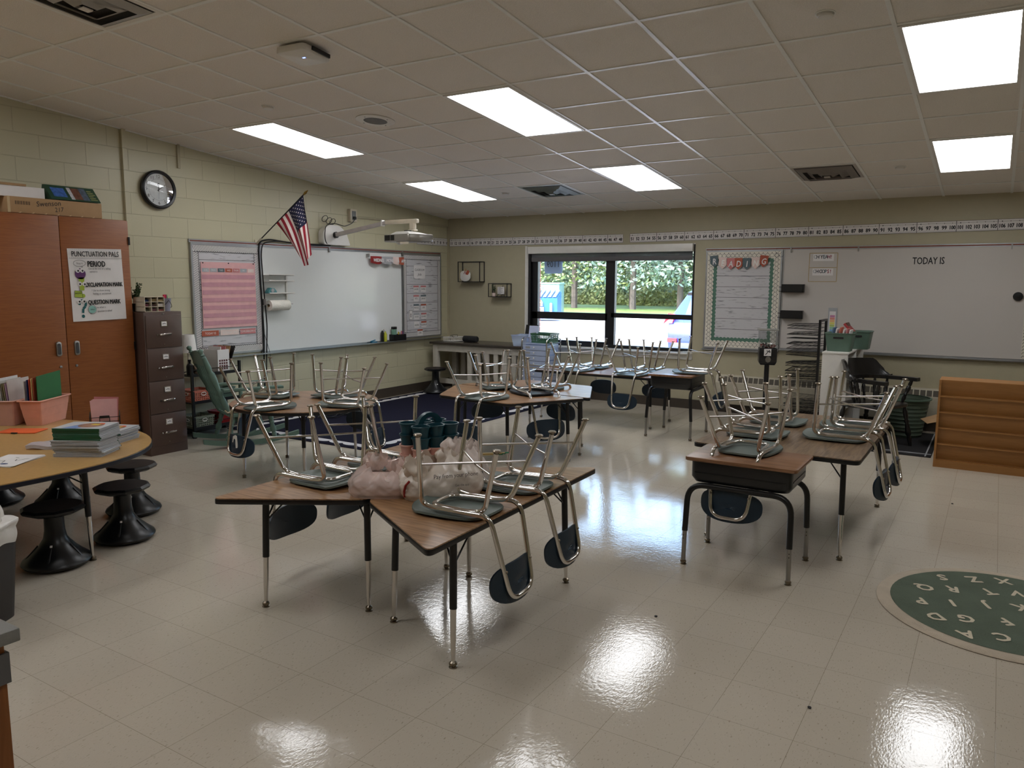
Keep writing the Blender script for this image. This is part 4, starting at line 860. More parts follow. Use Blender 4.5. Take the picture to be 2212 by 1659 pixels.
# right whiteboard and its things
r = far_item('whiteboard', 'wide whiteboard on the far wall at the right', 'whiteboard', 0, 0)
m = MB(); m.box(-2.19, 2.45, -.018, -.004, .84, 2.0); part('writing_surface', m, mat('shaded whiteboard', (198,192,186), .3, var=.01, scale=3), r)  # whiteboard colour darkened to carry the dimmer light on the right side
m = MB(); m.box(-2.20, 2.46, -.024, 0, .825, .842).box(-2.20, -2.188, -.024, 0, .83, 2.0).box(-2.2, 2.46, -.05, 0, .812, .825); part('frame', m, M_alum, r)
r = far_item('map_rail', 'metal map rail with red cork strip above the reading board and right whiteboard', 'rail', 0, 2.012)
m = MB(); m.box(-3.14, 2.46, -.022, 0, -.016, .020); part('rail_body', m, M_alum, r); m = MB(); m.box(-3.13, 2.45, -.024, -.021, -.004, .008); part('cork_strip', m, M_cork, r)
for x in (-2.115, -1.385, .068): m = MB(); m.box(x-.008, x+.006, -.036, -.022, -.045, .014); part('map_hook', m, M_steel, r)
m = MB(); text(m, 'TODAY IS', .105, FAR(-.682, 1.822, YF-.0195), .66, 0, bold=.0015); single('today_is_decal', m, M_ink, 'black words TODAY IS on the right whiteboard', 'decal')
r = thing('positive_chart', 'gold edged chart reading OH YEAH and OH OOPS on the right whiteboard', 'chart', (0, YF-.0195, 0))
m = MB(); q = FAR(0,0,0); line(m, q, [(-1.905,1.63),(-1.60,1.63),(-1.60,1.955),(-1.905,1.955),(-1.905,1.63)], .009); line(m, q, [(-1.905,1.79),(-1.60,1.79)], .008); part('tape_lines', m, mat('gold washi tape', (176,156,120), .6), r)
for z, w1, cs in ((1.91,'OH YEAH!','kssgrrrr'),(1.745,'OH OOPS!','skkssrrr')):
    m = MB(); m.box(-1.865,-1.64,-.0012,0,z-.045,z+.035); c = part('title_strip', m, M_paper, r); q = FAR(-1.752, z-.018, -.0016)
    x = -.10
    for ch, cc in zip(w1, {'OH YEAH!':'gk kssrr','OH OOPS!':'gk kssrr'}[w1]):
        if ch != ' ': m = MB(); text(m, ch, .058, q @ Matrix.Translation((x+.012,0,0)), .85, bold=.0012); part('letter', m, {'g':M_grey,'k':M_ink,'s':M_slate,'r':mat('wine', (140,40,60), .6)}[cc], c)
        x += .026 if ch != ' ' else .016
for z, t in ((1.55,'upper black magnetic pocket beside the reading board'),(1.243,'lower black magnetic pocket beside the reading board')):
    r = far_item('magnetic_pocket', t, 'magnetic holder', -2.066, z, .02, 'black magnetic pockets on the whiteboard')
    m = MB(); m.box(-.122,.125,-.075,-.069,-.047,.047).box(-.122,.125,-.075,0,-.047,-.042).box(-.122,-.118,-.075,0,-.047,.047).box(.121,.125,-.075,0,-.047,.047).box(-.122,.125,-.003,0,-.047,.047); part('pocket', m, M_black, r)
    m = MB(); m.cyl((-.122,-.07,.015),(-.155,-.06,.015),.004,n=8); m.cyl((-.122,-.07,-.035),(-.155,-.06,-.035),.004,n=8); part('side_pins', m, M_black, r)
r = far_item('magnet_strip', 'grey strip with a rainbow coloured chart on the right whiteboard', 'chart', -1.617, 1.04, .02)
m = MB(); m.box(-.048,.048,-.004,0,0,.29); part('strip', m, M_grey, r); m = MB(); m.box(-.034,.034,-.006,-.004,.01,.25); part('paper', m, M_paper, r)
for k, c in enumerate(((120,160,200),(140,190,160),(180,200,110),(224,214,110),(230,180,120),(220,140,130),(200,130,170))): m = MB(); m.box(-.026,.026,-.007,-.006,.02+k*.027,.044+k*.027); part('colour_band', m, mat('band', c, .6), r)
m = MB(); m.lathe([(0,0),(.042,0),(.045,.006),(.045,.02),(0,.022)], 30, caps=False); single('round_magnet', m, M_black, 'black round magnet at the right end of the whiteboard', 'magnet', (.157, YF-.019, 1.487), rot=(PI/2,0,0))
r = far_item('bulletin_board', 'bulletin board sliver with leafy border at the right picture edge', 'bulletin board', 0, 0)
m = MB(); m.box(.225, .75, -.03, -.02, .845, 1.9); part('backing', m, mat('cream leafy paper', (216,210,196), .6), r); m = MB()
for k in range(14): m.M = Matrix.Translation((.243, -.031, .86+k*.035)); line(m, FAR(0,0,0), [(-.012,0),(.0,.02),(.016,.012)], .004)
m.M = Matrix.Identity(4); part('border_pattern', m, M_ink, r)
# heater
r = thing('wall_heater', 'long beige wall heater cover with a slotted grille along the far wall', 'heater', (-.3, YF, 0))
m = MB(); m.box(-2.62, 2.6, -.12, 0, .12, .385); part('cover', m, mat('beige enamel', (178,170,150), .4), r, bev=.006)
m = MB(); m.hexa([(-2.62,-.12,.385),(2.6,-.12,.385),(2.6,0,.385),(-2.62,0,.385),(-2.62,-.095,.475),(2.6,-.095,.475),(2.6,0,.475),(-2.62,0,.475)]); part('grille_panel', m, mat('pale enamel', (196,188,168), .4), r)
m = MB()
for k in range(84): x = -2.59+k*.062; m.hexa([(x,-.119,.398),(x+.05,-.119,.398),(x+.05,-.11,.398),(x,-.11,.398),(x,-.1012,.462),(x+.05,-.1012,.462),(x+.05,-.09,.462),(x,-.09,.462)])
part('slots', m, mat('dark slot', (96,90,80), .8), r)

# ================= CONSOLE IN THE CORNER =================
r = thing('console_table', 'white slatted console table with dark top along the far left wall', 'console table', (-6.22, 9.23, 0))
m = MB(); m.box(-.82, .84, -.30, .29, .70, .732); part('top', m, mat('dark stained top', (64,56,50), .25, spec=.6), r, bev=.004)
M_cw = mat('cream painted wood', (192,186,174), .45)
for x in (-.78, .70):
    for y in (-.27, .20): m = MB(); m.box(x, x+.08, y, y+.07, 0, .70); part('leg', m, M_cw, r, bev=.003)
for y in (-.26, .21):
    m = MB(); m.box(-.70, .70, y, y+.03, .60, .70); part('apron', m, M_cw, r); m = MB(); m.box(-.70, .70, y, y+.03, .13, .20); part('bottom_rail', m, M_cw, r)
for k in range(9):
    x = -.62+k*.15; m = MB(); m.box(x, x+.07, -.255, -.235, .20, .60) if k not in (0,1,2) else m.box(x, x+.07, .215, .235, .20, .60); part('slat', m, M_cw, r)
r = thing('letter_tray', 'white lattice basket with cables on the console top', 'basket', (-6.78, 9.18, .732))
m = MB(); 
for a in ((-.10,-.094,-.13,.13),(.094,.10,-.13,.13),(-.10,.10,-.13,-.124),(-.10,.10,.124,.13)):
    m.box(*a, 0, .012).box(*a, .058, .07)
for k in range(9):
    y = -.12+k*.03; m.hexa([(.094,y-.003,0),(.10,y-.003,0),(.10,y+.003,0),(.094,y+.003,0),(.094,y+.008,.065),(.10,y+.008,.065),(.10,y+.014,.065),(.094,y+.014,.065)]); x = -.09+k*.022; m.box(x-.003,x+.003,-.13,-.124,0,.065)
m.box(-.10,.10,-.13,.13,0,.004); part('basket', m, M_white, r)
m = MB(); m.tube(fillet([(-.06,0,.01),(-.04,-.05,.09),(.04,.05,.10),(.07,0,.06),(.0,-.08,.08),(-.05,.05,.075)], .06, 5), .003, n=6); part('cable', m, M_black, r)
r = thing('speaker', 'black cylindrical speaker lying on the console', 'speaker', (-6.47, 9.17, .732)); m = MB(); m.M = Matrix.Translation((0,0,.047)) @ Matrix.Rotation(PI/2, 4, 'Y'); m.lathe([(0,-.125),(.035,-.122),(.045,-.11),(.047,0),(.045,.11),(.035,.122),(0,.125)], 24, caps=False); part('body', m, mat('speaker fabric', (20,22,26), .7, bump=.4, bscale=300), r); m = MB(); m.box(-.05,.05,-.025,.025,0,.008); part('foot', m, M_black, r)
r = thing('clear_bin', 'clear plastic bin with a black tablet at the right end of the console', 'bin', (-5.52, 9.08, .732))
m = MB(); m.hexa([(-.10,-.09,0),(.10,-.09,0),(.10,.09,0),(-.10,.09,0),(-.125,-.115,.15),(.125,-.115,.15),(.125,.115,.15),(-.125,.115,.15)]); part('bin', m, M_frost, r); m = MB(); m.box(-.13,.13,-.12,-.112,.145,.158).box(-.13,.13,.112,.12,.145,.158); part('rim', m, M_frost, r)
m = MB(); m.M = Matrix.Rotation(-.25, 4, 'X'); m.box(-.085,.115,.12,.135,.12,.29); single('tablet', m, M_black, 'black tablet leaning behind the clear bin', 'tablet', (-5.50, 9.08, .762))
m = MB(); m.M = Matrix.Rotation(-.15, 4, 'X'); m.box(-.07,.07,-.002,.002,0,.22); single('printed_card', m, mat('blue printed card', (190,198,226), .6), 'white and blue printed card between the bin and green basket', 'card', (-5.32, 9.0, .80))
# stool helper (wobble stool)
def stool(x, y, label, h=.345, lean=0):
    r = thing('wobble_stool', label, 'stool', (x, y, 0), group='black wobble stools')
    m = MB(); m.lathe([(0,0),(.11,.0),(.165,.012),(.178,.03),(.172,.045),(.135,.075),(.085,.125),(.060,.165),(.052,.21),(.050,h-.05),(.06,h-.035),(0,h-.035)], 40, caps=False)
    part('base', m, mat('moulded black plastic', (16,17,20), .33, var=.2), r, smooth=50)
    for k in range(5):
        a = .5+k*2*PI/5; m = MB(); R = Matrix.Rotation(a, 4, 'Z'); m.M = R; m.hexa([(.085,-.006,.12),(.155,-.010,.052),(.155,.010,.052),(.085,.006,.12),(.088,-.004,.132),(.152,-.004,.062),(.152,.004,.062),(.088,.004,.132)]); part('rib', m, M_black, r)
    m = MB(); m.M = Matrix.Rotation(.2, 4, 'Z'); m.lathe([(0,h-.036),(.13,h-.036),(.158,h-.022),(.166,h-.008),(.150,h+.003),(0,h)], 10, caps=False); part('seat', m, M_black, r, smooth=20)
    m = MB(); m.M = Matrix.Rotation(.2, 4, 'Z'); m.lathe([(0,h+.002),(.142,h+.004),(.142,h-.002)], 40, caps=False); part('seat_pad', m, mat('brown black pad', (38,28,24), .7), r)
    m = MB(); m.box(-.006,.006,-.172,-.170,.05,.062); q = part('tag', m, M_paper, r); q.rotation_euler = (-.6, 0, .9); q.location = (.0,-.0,.0)
    return r
stool(-6.83, 9.22-.42, 'black wobble stool standing in front of the white console', .365)
# drawer cart
r = thing('drawer_cart', 'chrome framed cart of ten translucent drawers beside the console', 'drawer cart', (-5.19, 9.02, 0))
for x in (-.19, .19):
    m = MB(); m.tube(fillet([(x,-.20,.05),(x,-.20,.86),(x,.18,.86),(x,.18,.05)], .06, 6), .009, n=10); part('side_frame', m, M_chrome, r)
    for y in (-.19,.17): m = MB(); m.cyl((x-.012,y,.026),(x+.012,y,.026),.026,n=16); part('castor', m, M_black, r)
for k in range(10):
    z = .07+k*.071; m = MB(); m.box(-.165,.165,-.195,.17,z,z+.062); d = part('drawer', m, M_frost if k else frosted('grey drawer', (120,130,140), .8), r, bev=.004); m = MB(); m.box(-.17,.17,-.205,-.195,z,z+.064); part('drawer_front', m, frosted('drawer face', (188,200,226), .8), d)
    m = MB(); m.ball((0,-.212,z+.034), .011, 10); part('knob', m, M_white, d); m = MB(); m.box(-.13,-.06,-.207,-.2055,z+.018,z+.046); part('label', m, mat('kraft label', (150,150,150), .7), d)
    m = MB(); m.cyl((-.19,-.20,z-.004),(.19,-.20,z-.004),.004,n=6); part('runner', m, M_chrome, r)
m = MB(); m.box(-.175,.175,-.20,.18,.785,.80); part('top_tray', m, M_frost, r)
def basket(name, label, loc, w_, d, h, mm, rz=0, cols=7, rows=4, flare=.012):
    r = thing(name, label, 'basket', loc, rz, None); t = .004
    for s_, (ax, L_) in (((0,-1),('x',w_)), ((0,1),('x',w_)), ((-1,0),('y',d)), ((1,0),('y',d))):
        m = MB(); n = max(3, int(L_/.024)); nz = rows
        off = (d if ax == 'x' else w_)/2; sg = s_[1] if ax == 'x' else s_[0]
        def P_(u, v, o=0): # u along side, v height
            q = off-flare+flare*v+o; a = (u-.5)*(L_-2*flare+2*flare*v)
            return (a, sg*q, v*h) if ax == 'x' else (sg*q, a, v*h)
        def bar(u0, u1, v0, v1):
            m.hexa([P_(u0,v0,0),P_(u1,v0,0),P_(u1,v0,-t),P_(u0,v0,-t),P_(u0,v1,0),P_(u1,v1,0),P_(u1,v1,-t),P_(u0,v1,-t)])
        bar(0,1,0,.18); bar(0,1,.86,1)
        for k in range(n+1): u = k/n; bar(max(0,u-.2/n), min(1,u+.2/n), .18, .86)
        for k in range(1, nz): v = .18+.68*k/nz; bar(0,1,v-.035,v+.035)
        part('side', m, mm, r)
        if ax == 'x' or True:
            m = MB(); ring = [P_(.5+.11*math.cos(a)*(.12/max(.12,L_))*2.2, .72+.13*math.sin(a), .003) for a in [2*PI*k/16 for k in range(16)]]; m.tube(ring, .004, n=6, closed=True); part('handle_ring', m, M_white, r)
    m = MB(); m.box(-w_/2+flare, w_/2-flare, -d/2+flare, d/2-flare, 0, t); part('bottom', m, mm, r); m = MB(); a, b_ = w_/2+.004, d/2+.004
    m.box(-a,a,-b_,-b_+.008,h,h+.007).box(-a,a,b_-.008,b_,h,h+.007).box(-a,-a+.008,-b_,b_,h,h+.007).box(a-.008,a,-b_,b_,h,h+.007); part('rim', m, mm, r); return r
basket('plastic_basket', 'dark green plastic basket on top of the drawer cart', (-5.13, 9.0, .802), .30, .26, .12, mat('bottle green plastic', (62,104,76), .35))

# ================= RIGHT SIDE OF THE ROOM =================
r = thing('bookcase', 'white bookcase standing end on beside the wire drying rack', 'bookcase', (-1.372, 8.88, 0))
m = MB(); m.box(-.122,.122,-.53,-.51,0,.90); part('end_panel', m, M_white, r); m = MB(); m.box(-.122,.122,.51,.53,0,.90); part('end_panel', m, M_white, r)
m = MB(); m.box(-.125,.125,-.535,.535,.90,.918); part('top', m, M_white, r, bev=.002); m = MB(); m.box(-.122,-.112,-.51,.51,.02,.90); part('back_panel', m, M_white, r)
m = MB(); m.box(-.112,.122,-.01,.01,.05,.90); part('divider', m, M_white, r)
for z in (.05,.33,.60): m = MB(); m.box(-.112,.118,-.51,.51,z,z+.016); part('shelf', m, M_white, r)
m = MB()
for y in (.0101,.5085):
    for z in range(12): m.box(.06,.066,y-.0015,y,.42+z*.035,.426+z*.035)
part('peg_holes', m, M_ink, r)
def tub(label, x, y, z, w_, d, h, mm, rz=0, taper=.82):
    r = thing('storage_bin', label, 'bin', (x,y,z), rz); P0 = rrect(-w_/2*taper, w_/2*taper, -d/2*taper, d/2*taper, .03, 4); P1 = rrect(-w_/2, w_/2, -d/2, d/2, .035, 4); n = len(P0); t = .96
    vs = [(a,b_,0) for a,b_ in P0]+[(a,b_,h) for a,b_ in P1]+[(a*t,b_*t,h) for a,b_ in P1]+[(a*t,b_*t,.006) for a,b_ in P0]
    fs = [tuple(range(n-1,-1,-1)), tuple(range(3*n,4*n))]+[(i+q*n,(i+1)%n+q*n,(i+1)%n+(q+1)*n,i+(q+1)*n) for q in range(3) for i in range(n)]
    m = MB(); m.add(vs, fs); part('shell', m, mm, r, smooth=40); m = MB(); m.tube([(a*1.01,b_*1.01,h) for a,b_ in P1], .006, n=6, closed=True); part('rim', m, mm, r)
    m = MB(); m.prism(rrect(-.05,.05,h-.055,h-.035,.009), -d/2*.985-.0015, -d/2*.985, 'y'); part('handle_slot', m, M_ink, r); return r
tub('green plastic bin of papers on the near end of the bookcase', -1.365, 8.555, .918, .27, .24, .185, M_green)
tub('second green plastic bin farther along the bookcase top', -1.25, 8.98, .918, .26, .26, .185, M_green)
for k, (dx, hh, mm, t) in enumerate(((-.09,.235,mat('blue book', (90,120,150), .6),'blue booklet in the near green bin'),(-.055,.225,M_paper,'white booklet in the near green bin'),(-.02,.24,mat('salmon book', (200,110,90), .6),'salmon coloured booklet in the near green bin'),(.015,.22,M_paper,'cream booklet in the middle of the near green bin'),(.045,.225,M_rose,'rose booklet in the near green bin'),(.075,.215,M_paper,'last pale booklet in the near green bin'))):
    m = MB(); m.M = Matrix.Rotation(.18, 4, 'Y'); m.box(-.006,.006,-.085,.085,0,hh); single('booklet', m, mm, t, 'book', (-1.375+dx, 8.555, .928), group='booklets in the near green bin')
m = MB(); m.M = Matrix.Rotation(-.75, 4, 'Y'); m.box(-.012,.012,-.09,.09,0,.25); single('booklet', m, mat('red book', (170,60,60), .5), 'red book leaning out of the farther green bin', 'book', (-1.22, 8.98, 1.0))
m = MB(); m.M = Matrix.Rotation(-.45, 4, 'Y'); m.box(-.010,.010,-.08,.08,0,.21); single('booklet', m, mat('brown book', (90,60,50), .5), 'brown book behind the red book in the farther green bin', 'book', (-1.285, 8.99, 1.0))
# drying rack
r = thing('drying_rack', 'tall black wire drying rack with sagging wire shelves', 'drying rack', (-1.75, 8.93, 0))
for y in (-.17,.17):
    m = MB(); m.box(.13,.155,y-.012,y+.012,.02,1.22); part('post', m, M_black, r)
m = MB(); m.box(.13,.155,-.18,.18,1.20,1.222); part('top_bar', m, M_black, r); m = MB(); m.box(.12,.165,-.2,.2,0,.03); part('base_bar', m, M_black, r)
zs = [.16,.19,.215,.24,.27,.30,.33,.50,.53,.555,.585,.61,.64,.665,.69,.72,.745,.80,.86,.90,.925,.955,.99,1.03,1.065,1.10,1.145]
for k, z in enumerate(zs):
    tl_ = (.03*math.sin(k*2.3)-.01); m = MB(); q = lambda x, y, a=0: (x, y, z+.02+(x-.13)*-tl_*2+(.006*math.sin(k+y*9)))
    m.tube([q(.13,-.19),q(-.19,-.19),q(-.19,.19),q(.13,.19)], .0028, n=5)
    for j in range(1, 7): y = -.19+j*.054; m.tube([q(.13,y),q(-.19,y)], .0016, n=4)
    for j in range(1, 5): x = -.19+j*.065; m.tube([q(x,-.19),q(x,.19)], .0016, n=4)
    part('wire_shelf', m, M_black, r)
# candy machine
r = thing('candy_machine', 'black candy machine on a pole with a clear globe', 'candy machine', (-2.125, 8.68, 0), .35); r.scale = (1, 1, .965)
m = MB(); m.lathe([(0,0),(.17,0),(.17,.015),(.04,.035),(.03,.05),(0,.05)], 32, caps=False); part('base', m, M_blackm, r); m = MB(); m.cyl((0,0,.04),(0,0,.76),.026,n=18); part('pole', m, M_blackm, r)
m = MB(); m.hexa([(-.075,-.075,.745),(.075,-.075,.745),(.075,.075,.745),(-.075,.075,.745),(-.092,-.088,.78),(.092,-.088,.78),(.092,.088,.78),(-.092,.088,.78)]); m.box(-.092,.092,-.088,.088,.78,.935); part('body', m, M_blackm, r, bev=.004)
m = MB(); m.hexa([(-.088,-.085,.935),(.088,-.085,.935),(.088,.085,.935),(-.088,.085,.935),(-.10,-.098,1.135),(.10,-.098,1.135),(.10,.098,1.135),(-.10,.098,1.135)]); part('globe', m, M_clear, r, bev=.01)
m = MB(); m.prism(rrect(-.108,.108,-.106,.106,.03), 1.135, 1.15); part('lid', m, mat('grey lid plastic', (150,148,140), .4), r, bev=.004)
m = MB(); rnd = random.Random(5)
for k in range(90): m.mi = k % 3; m.ball((rnd.uniform(-.075,.075), rnd.uniform(-.072,.072), .945+rnd.random()**2*.03), .010, 8)
o = part('candies', m, [mat('pink candy', (220,150,150), .4), M_white, M_red], r); o['kind'] = 'stuff'
m = MB(); m.M = Matrix.Identity(4); q = FAR(0,0,-.0895); rect(m, q, -.045, .03, .85, .93, .001); part('price_sticker', m, M_paper, r); m = MB(); disc(m, q, 0, .81, .030, .0015, 8, 1.2); part('coin_plate', m, M_steel, r); m = MB(); line(m, q, [(-.03,.862),(.01,.915),(.02,.89),(-.02,.91)], .008, .002); text(m, '25c', .065, FAR(-.03, .952, -.1015), .9, bold=.0015); part('lettering', m, M_ink, r)
# armchair
r = thing('captains_chair', 'black wooden captains armchair behind the right table', 'armchair', (-.98, 8.36, 0), -1.95)
def turned(m, p0, p1, R=.018):
    m.tube([tuple(Vector(p0).lerp(Vector(p1), t)) for t in (0,.08,.12,.22,.32,.36,.42,.60,.70,.74,.80,1)], [R*.7,R*.8,R*1.1,R*1.15,R*.8,R*1.25,R*.8,R*1.35,R*1.3,R*.8,R*1.1,R*.8], n=12)
M_blkw = mat('black lacquered wood', (22,20,20), .3, var=.2)
m = MB(); m.prism(rpoly([(-.27,-.25),(.27,-.25),(.28,.22),(-.28,.22)], .08, 5), .40, .435); part('seat', m, M_blkw, r, bev=.01)
for sx in (-1, 1):
    for sy in (-1, 1): m = MB(); turned(m, (sx*.22, sy*.19, .40), (sx*.27, sy*.25, 0), .021); part('leg', m, M_blkw, r, smooth=60)
    m = MB(); m.cyl((sx*.25,-.20,.14),(sx*.25,.20,.14),.012,n=10); part('stretcher', m, M_blkw, r)
    m = MB(); turned(m, (sx*.26,.14,.43), (sx*.31,.20,.66), .017); part('arm_post', m, M_blkw, r, smooth=60)
m = MB(); m.cyl((-.25,0,.14),(.25,0,.14),.012,n=10); part('stretcher', m, M_blkw, r)
for k in range(7): a = PI+PI*(k+.5)/7; m = MB(); turned(m, (.23*math.cos(a), .20*math.sin(a)+.02, .43), (.29*math.cos(a), .25*math.sin(a)+.02, .655), .013); part('spindle', m, M_blkw, r, smooth=60)
m = MB(); n = 28
def armr(u, v):
    a = PI*1.0+PI*u; L_ = 0
    return None
pts = [(-.33,.27),(-.335,.10)]+[(.31*math.cos(PI+PI*k/14), .27*math.sin(PI+PI*k/14)+.02) for k in range(15)]+[(.335,.10),(.33,.27)]
inn = [(x*.80 if abs(x) > .2 else x*.82, y*.84 if y < 0 else y) for x, y in pts]
for a in range(len(pts)-1):
    p, q, p2, q2 = pts[a], pts[a+1], inn[a], inn[a+1]
    m.hexa([(p[0],p[1],.655),(q[0],q[1],.655),(q2[0],q2[1],.655),(p2[0],p2[1],.655),(p[0],p[1],.69),(q[0],q[1],.69),(q2[0],q2[1],.69),(p2[0],p2[1],.69)])
part('arm_rail', m, M_blkw, r, smooth=60)
m = MB(); m.grid(lambda u, v: (.325*math.cos(PI*1.02+PI*.96*u), .28*math.sin(PI*1.02+PI*.96*u)+.01-.05*v, .68+.17*v*min(1, 2.6*math.sin(PI*u)**1.3)), 28, 4, .022); part('back_crest', m, M_blkw, r, smooth=60)
# mat, tub, cartons
r = thing('chair_mat', 'black mat with two thin white stripes under the armchair', 'mat', (-1.35, 8.75, 0))
m = MB(); m.box(-.80,.915,-.70,.60,.0,.008); part('mat', m, mat('black rug', (20,19,22), .95, bump=.4, bscale=300), r); m = MB()
for y in (-.60,-.57): m.box(-.79,.91,y,y+.012,.008,.0088)
m.box(.86,.872,-.69,.59,.008,.0088); part('stripes', m, M_grey, r)
r = thing('laundry_tub', 'large ribbed sage green tub behind the armchair', 'tub', (-.78, 9.10, .009))
prof = []
for k in range(9): z = .02+k*.042; R = .185+.055*z/.38; prof += [(R, z), (R+.004, z+.006), (R, z+.012)]
m = MB(); m.lathe([(0,0),(.18,0)]+prof+[(.252,.40),(.245,.40),(.17,.02),(0,.02)], 40, caps=False); part('tub', m, mat('sage tub plastic', (80,94,80), .5), r, smooth=50); m = MB(); m.lathe([(.243,.39),(.262,.395),(.262,.408),(.243,.408)], 40, caps=False); part('rim', m, M_green, r)
r = thing('open_carton', 'open cardboard carton with spread flaps behind the display rack', 'carton', (-.20, 8.75, 0), .3)
for a in ((-.2,-.195,-.18,.18),(.195,.2,-.18,.18),(-.2,.2,-.18,-.175),(-.2,.2,.175,.18)): m = MB(); m.box(*a, 0, .30); part('side', m, M_card, r)
m = MB(); m.box(-.195,.195,-.175,.175,0,.005); part('bottom', m, M_card, r)
m = MB(); m.hexa([(-.2,-.17,.298),(-.2,.17,.298),(-.37,.14,.245),(-.37,-.14,.245),(-.2,-.17,.302),(-.2,.17,.302),(-.37,.14,.249),(-.37,-.14,.249)]); part('flap', m, M_card, r); m = MB(); m.hexa([(-.19,-.18,.298),(.19,-.18,.298),(.17,-.34,.23),(-.17,-.34,.23),(-.19,-.18,.302),(.19,-.18,.302),(.17,-.34,.234),(-.17,-.34,.234)]); part('flap', m, M_card, r)
r = thing('magazine_rack', 'wooden stepped display rack with five sloping tiers at the right edge', 'display rack', (.38, 7.70, 0))
M_ply = wood('golden plywood', (160,112,60), (152,105,55), (6,6,40), .5, 3)
for x in (-.775, .745): m = MB(); m.prism([(-.02,0),(.34,0),(.30,.775),(.22,.775),(-.0,.66)] if False else [(-.02,0),(.34,0),(.30,.775),(.0,.775)], x, x+.018, 'x'); part('side_panel', m, M_ply, r)
m = MB(); m.box(-.757,.745,-.018,.0,0,.062); part('kick_panel', m, M_ply, r)
for k in range(5):
    z0 = .062+k*.142; z1 = z0+.142; m = MB(); m.hexa([(-.757,.055,z0),(.745,.055,z0),(.745,.07,z0),(-.757,.07,z0),(-.757,.022,z1),(.745,.022,z1),(.745,.036,z1),(-.757,.036,z1)]); part('sloped_panel', m, M_ply, r)
    m = MB(); m.box(-.757,.745,.0,.075,z0-.006,z0+.006); part('tier_shelf', m, M_ply, r)
m = MB(); m.box(-.757,.745,.022,.30,.765,.775); part('top', m, M_ply, r)
# alphabet rug
r = thing('alphabet_rug', 'round sage green rug with cream letters on the floor at the right', 'rug', (.145, 4.385, 0))
m = MB(); n = 64; rr = lambda a, R: R*(1+.012*math.sin(3*a+1)+.008*math.sin(7*a))
m.add([(0,0,.010)]+[(rr(2*PI*k/n,.595)*math.cos(2*PI*k/n)*1.0, rr(2*PI*k/n,.595)*math.sin(2*PI*k/n)*.62, .010) for k in range(n)], [(0,1+k,1+(k+1)%n) for k in range(n)])
m = MB(); m.lathe([(0,0),(.58,0),(.585,.004),(.575,.011),(.53,.012),(0,.012)], 64, (0,0,0), 1, 1, caps=False); part('rug_edge', m, mat('cream rug border', (196,182,162), .95, bump=.4, bscale=200), r, smooth=50)
m = MB(); m.lathe([(0,.012),(.515,.012),(.52,.0135),(0,.0145)], 64, caps=False); part('rug_field', m, mat('sage rug pile', (96,108,92), .95, bump=.6, bscale=250, var=.12, scale=6), r)
m = MB(); rows = [('XZS',.40),('YVTRQ',.23),('WUKJIP',.04),('NOLFGD',-.15),('MHECA',-.33),('B',-.45)]
m.M = Matrix.Translation((0,0,.0158)) @ Matrix.Rotation(-2.75, 4, 'Z')
for tx, y in rows:
    for k, ch in enumerate(tx): text(m, ch, .115, Matrix.Translation(((k-(len(tx)-1)/2)*.155, -y-.04, 0)) @ Matrix.Rotation(.25*math.sin(k*3+y*9), 4, 'Z'), .9, 0, .0035)
m.M = Matrix.Identity(4); o = part('letters', m, mat('cream letters', (214,204,180), .9), r)
# big rug
r = thing('area_rug', 'large navy rug with a white scalloped border near the whiteboard', 'rug', (-5.99, 7.15, 0))
m = MB(); m.box(-1.06,1.06,-1.77,1.80,0,.008); part('rug_field', m, M_navy, r); m = MB()
def scal(x0_, y0_, x1_, y1_, nx, ny):
    n = int(math.hypot(x1_-x0_, y1_-y0_)/.17)
    for k in range(n):
        t0, t1 = k/n, (k+1)/n; P_ = []
        for q in range(9):
            t = t0+(t1-t0)*q/8; h = .015+.045*math.sin(PI*q/8)**.6; P_.append((x0_+(x1_-x0_)*t-nx*h, y0_+(y1_-y0_)*t-ny*h))
        Q_ = [(x0_+(x1_-x0_)*t1+nx*.04, y0_+(y1_-y0_)*t1+ny*.04), (x0_+(x1_-x0_)*t0+nx*.04, y0_+(y1_-y0_)*t0+ny*.04)]
        m.add([(p[0],p[1],.0088) for p in P_+Q_], [tuple(range(len(P_)+2))])
e = .13
scal(-1.06+e,-1.77+e,1.06-e,-1.77+e,0,1); scal(1.06-e,-1.77+e,1.06-e,1.80-e,-1,0); scal(1.06-e,1.80-e,-1.06+e,1.80-e,0,-1); scal(-1.06+e,1.80-e,-1.06+e,-1.77+e,1,0)
part('scalloped_border', m, mat('white rug band', (214,212,214), .9), r)
m = MB(); rnd = random.Random(9); p = Vector((-6.85,6.35,.016)); P_ = [tuple(p)]
for k in range(26): P_.append((-6.75+.22*math.sin(k*1.3)+.01*k, 6.5+.28*math.cos(k*1.7)+.02*k, .018+.004*(k%3)))
m.tube(fillet(P_, .1, 3), .005, n=6); single('floor_cables', m, M_black, 'tangle of black cables on the floor by the rug and whiteboard', 'cable')
m = MB(); m.lathe([(0,0),(.006,0),(.006,.006),(0,.006)], 8, caps=False)
for x, y in ((-.184,6.418),(-.50,2.95),(-1.3,3.4)): single('floor_speck', MB().ball((0,0,.004),.008,8,(1,1,.5)), M_ink, 'tiny dark crumb lying on the pale floor', 'debris', (x, y, 0), group='crumbs on the floor')

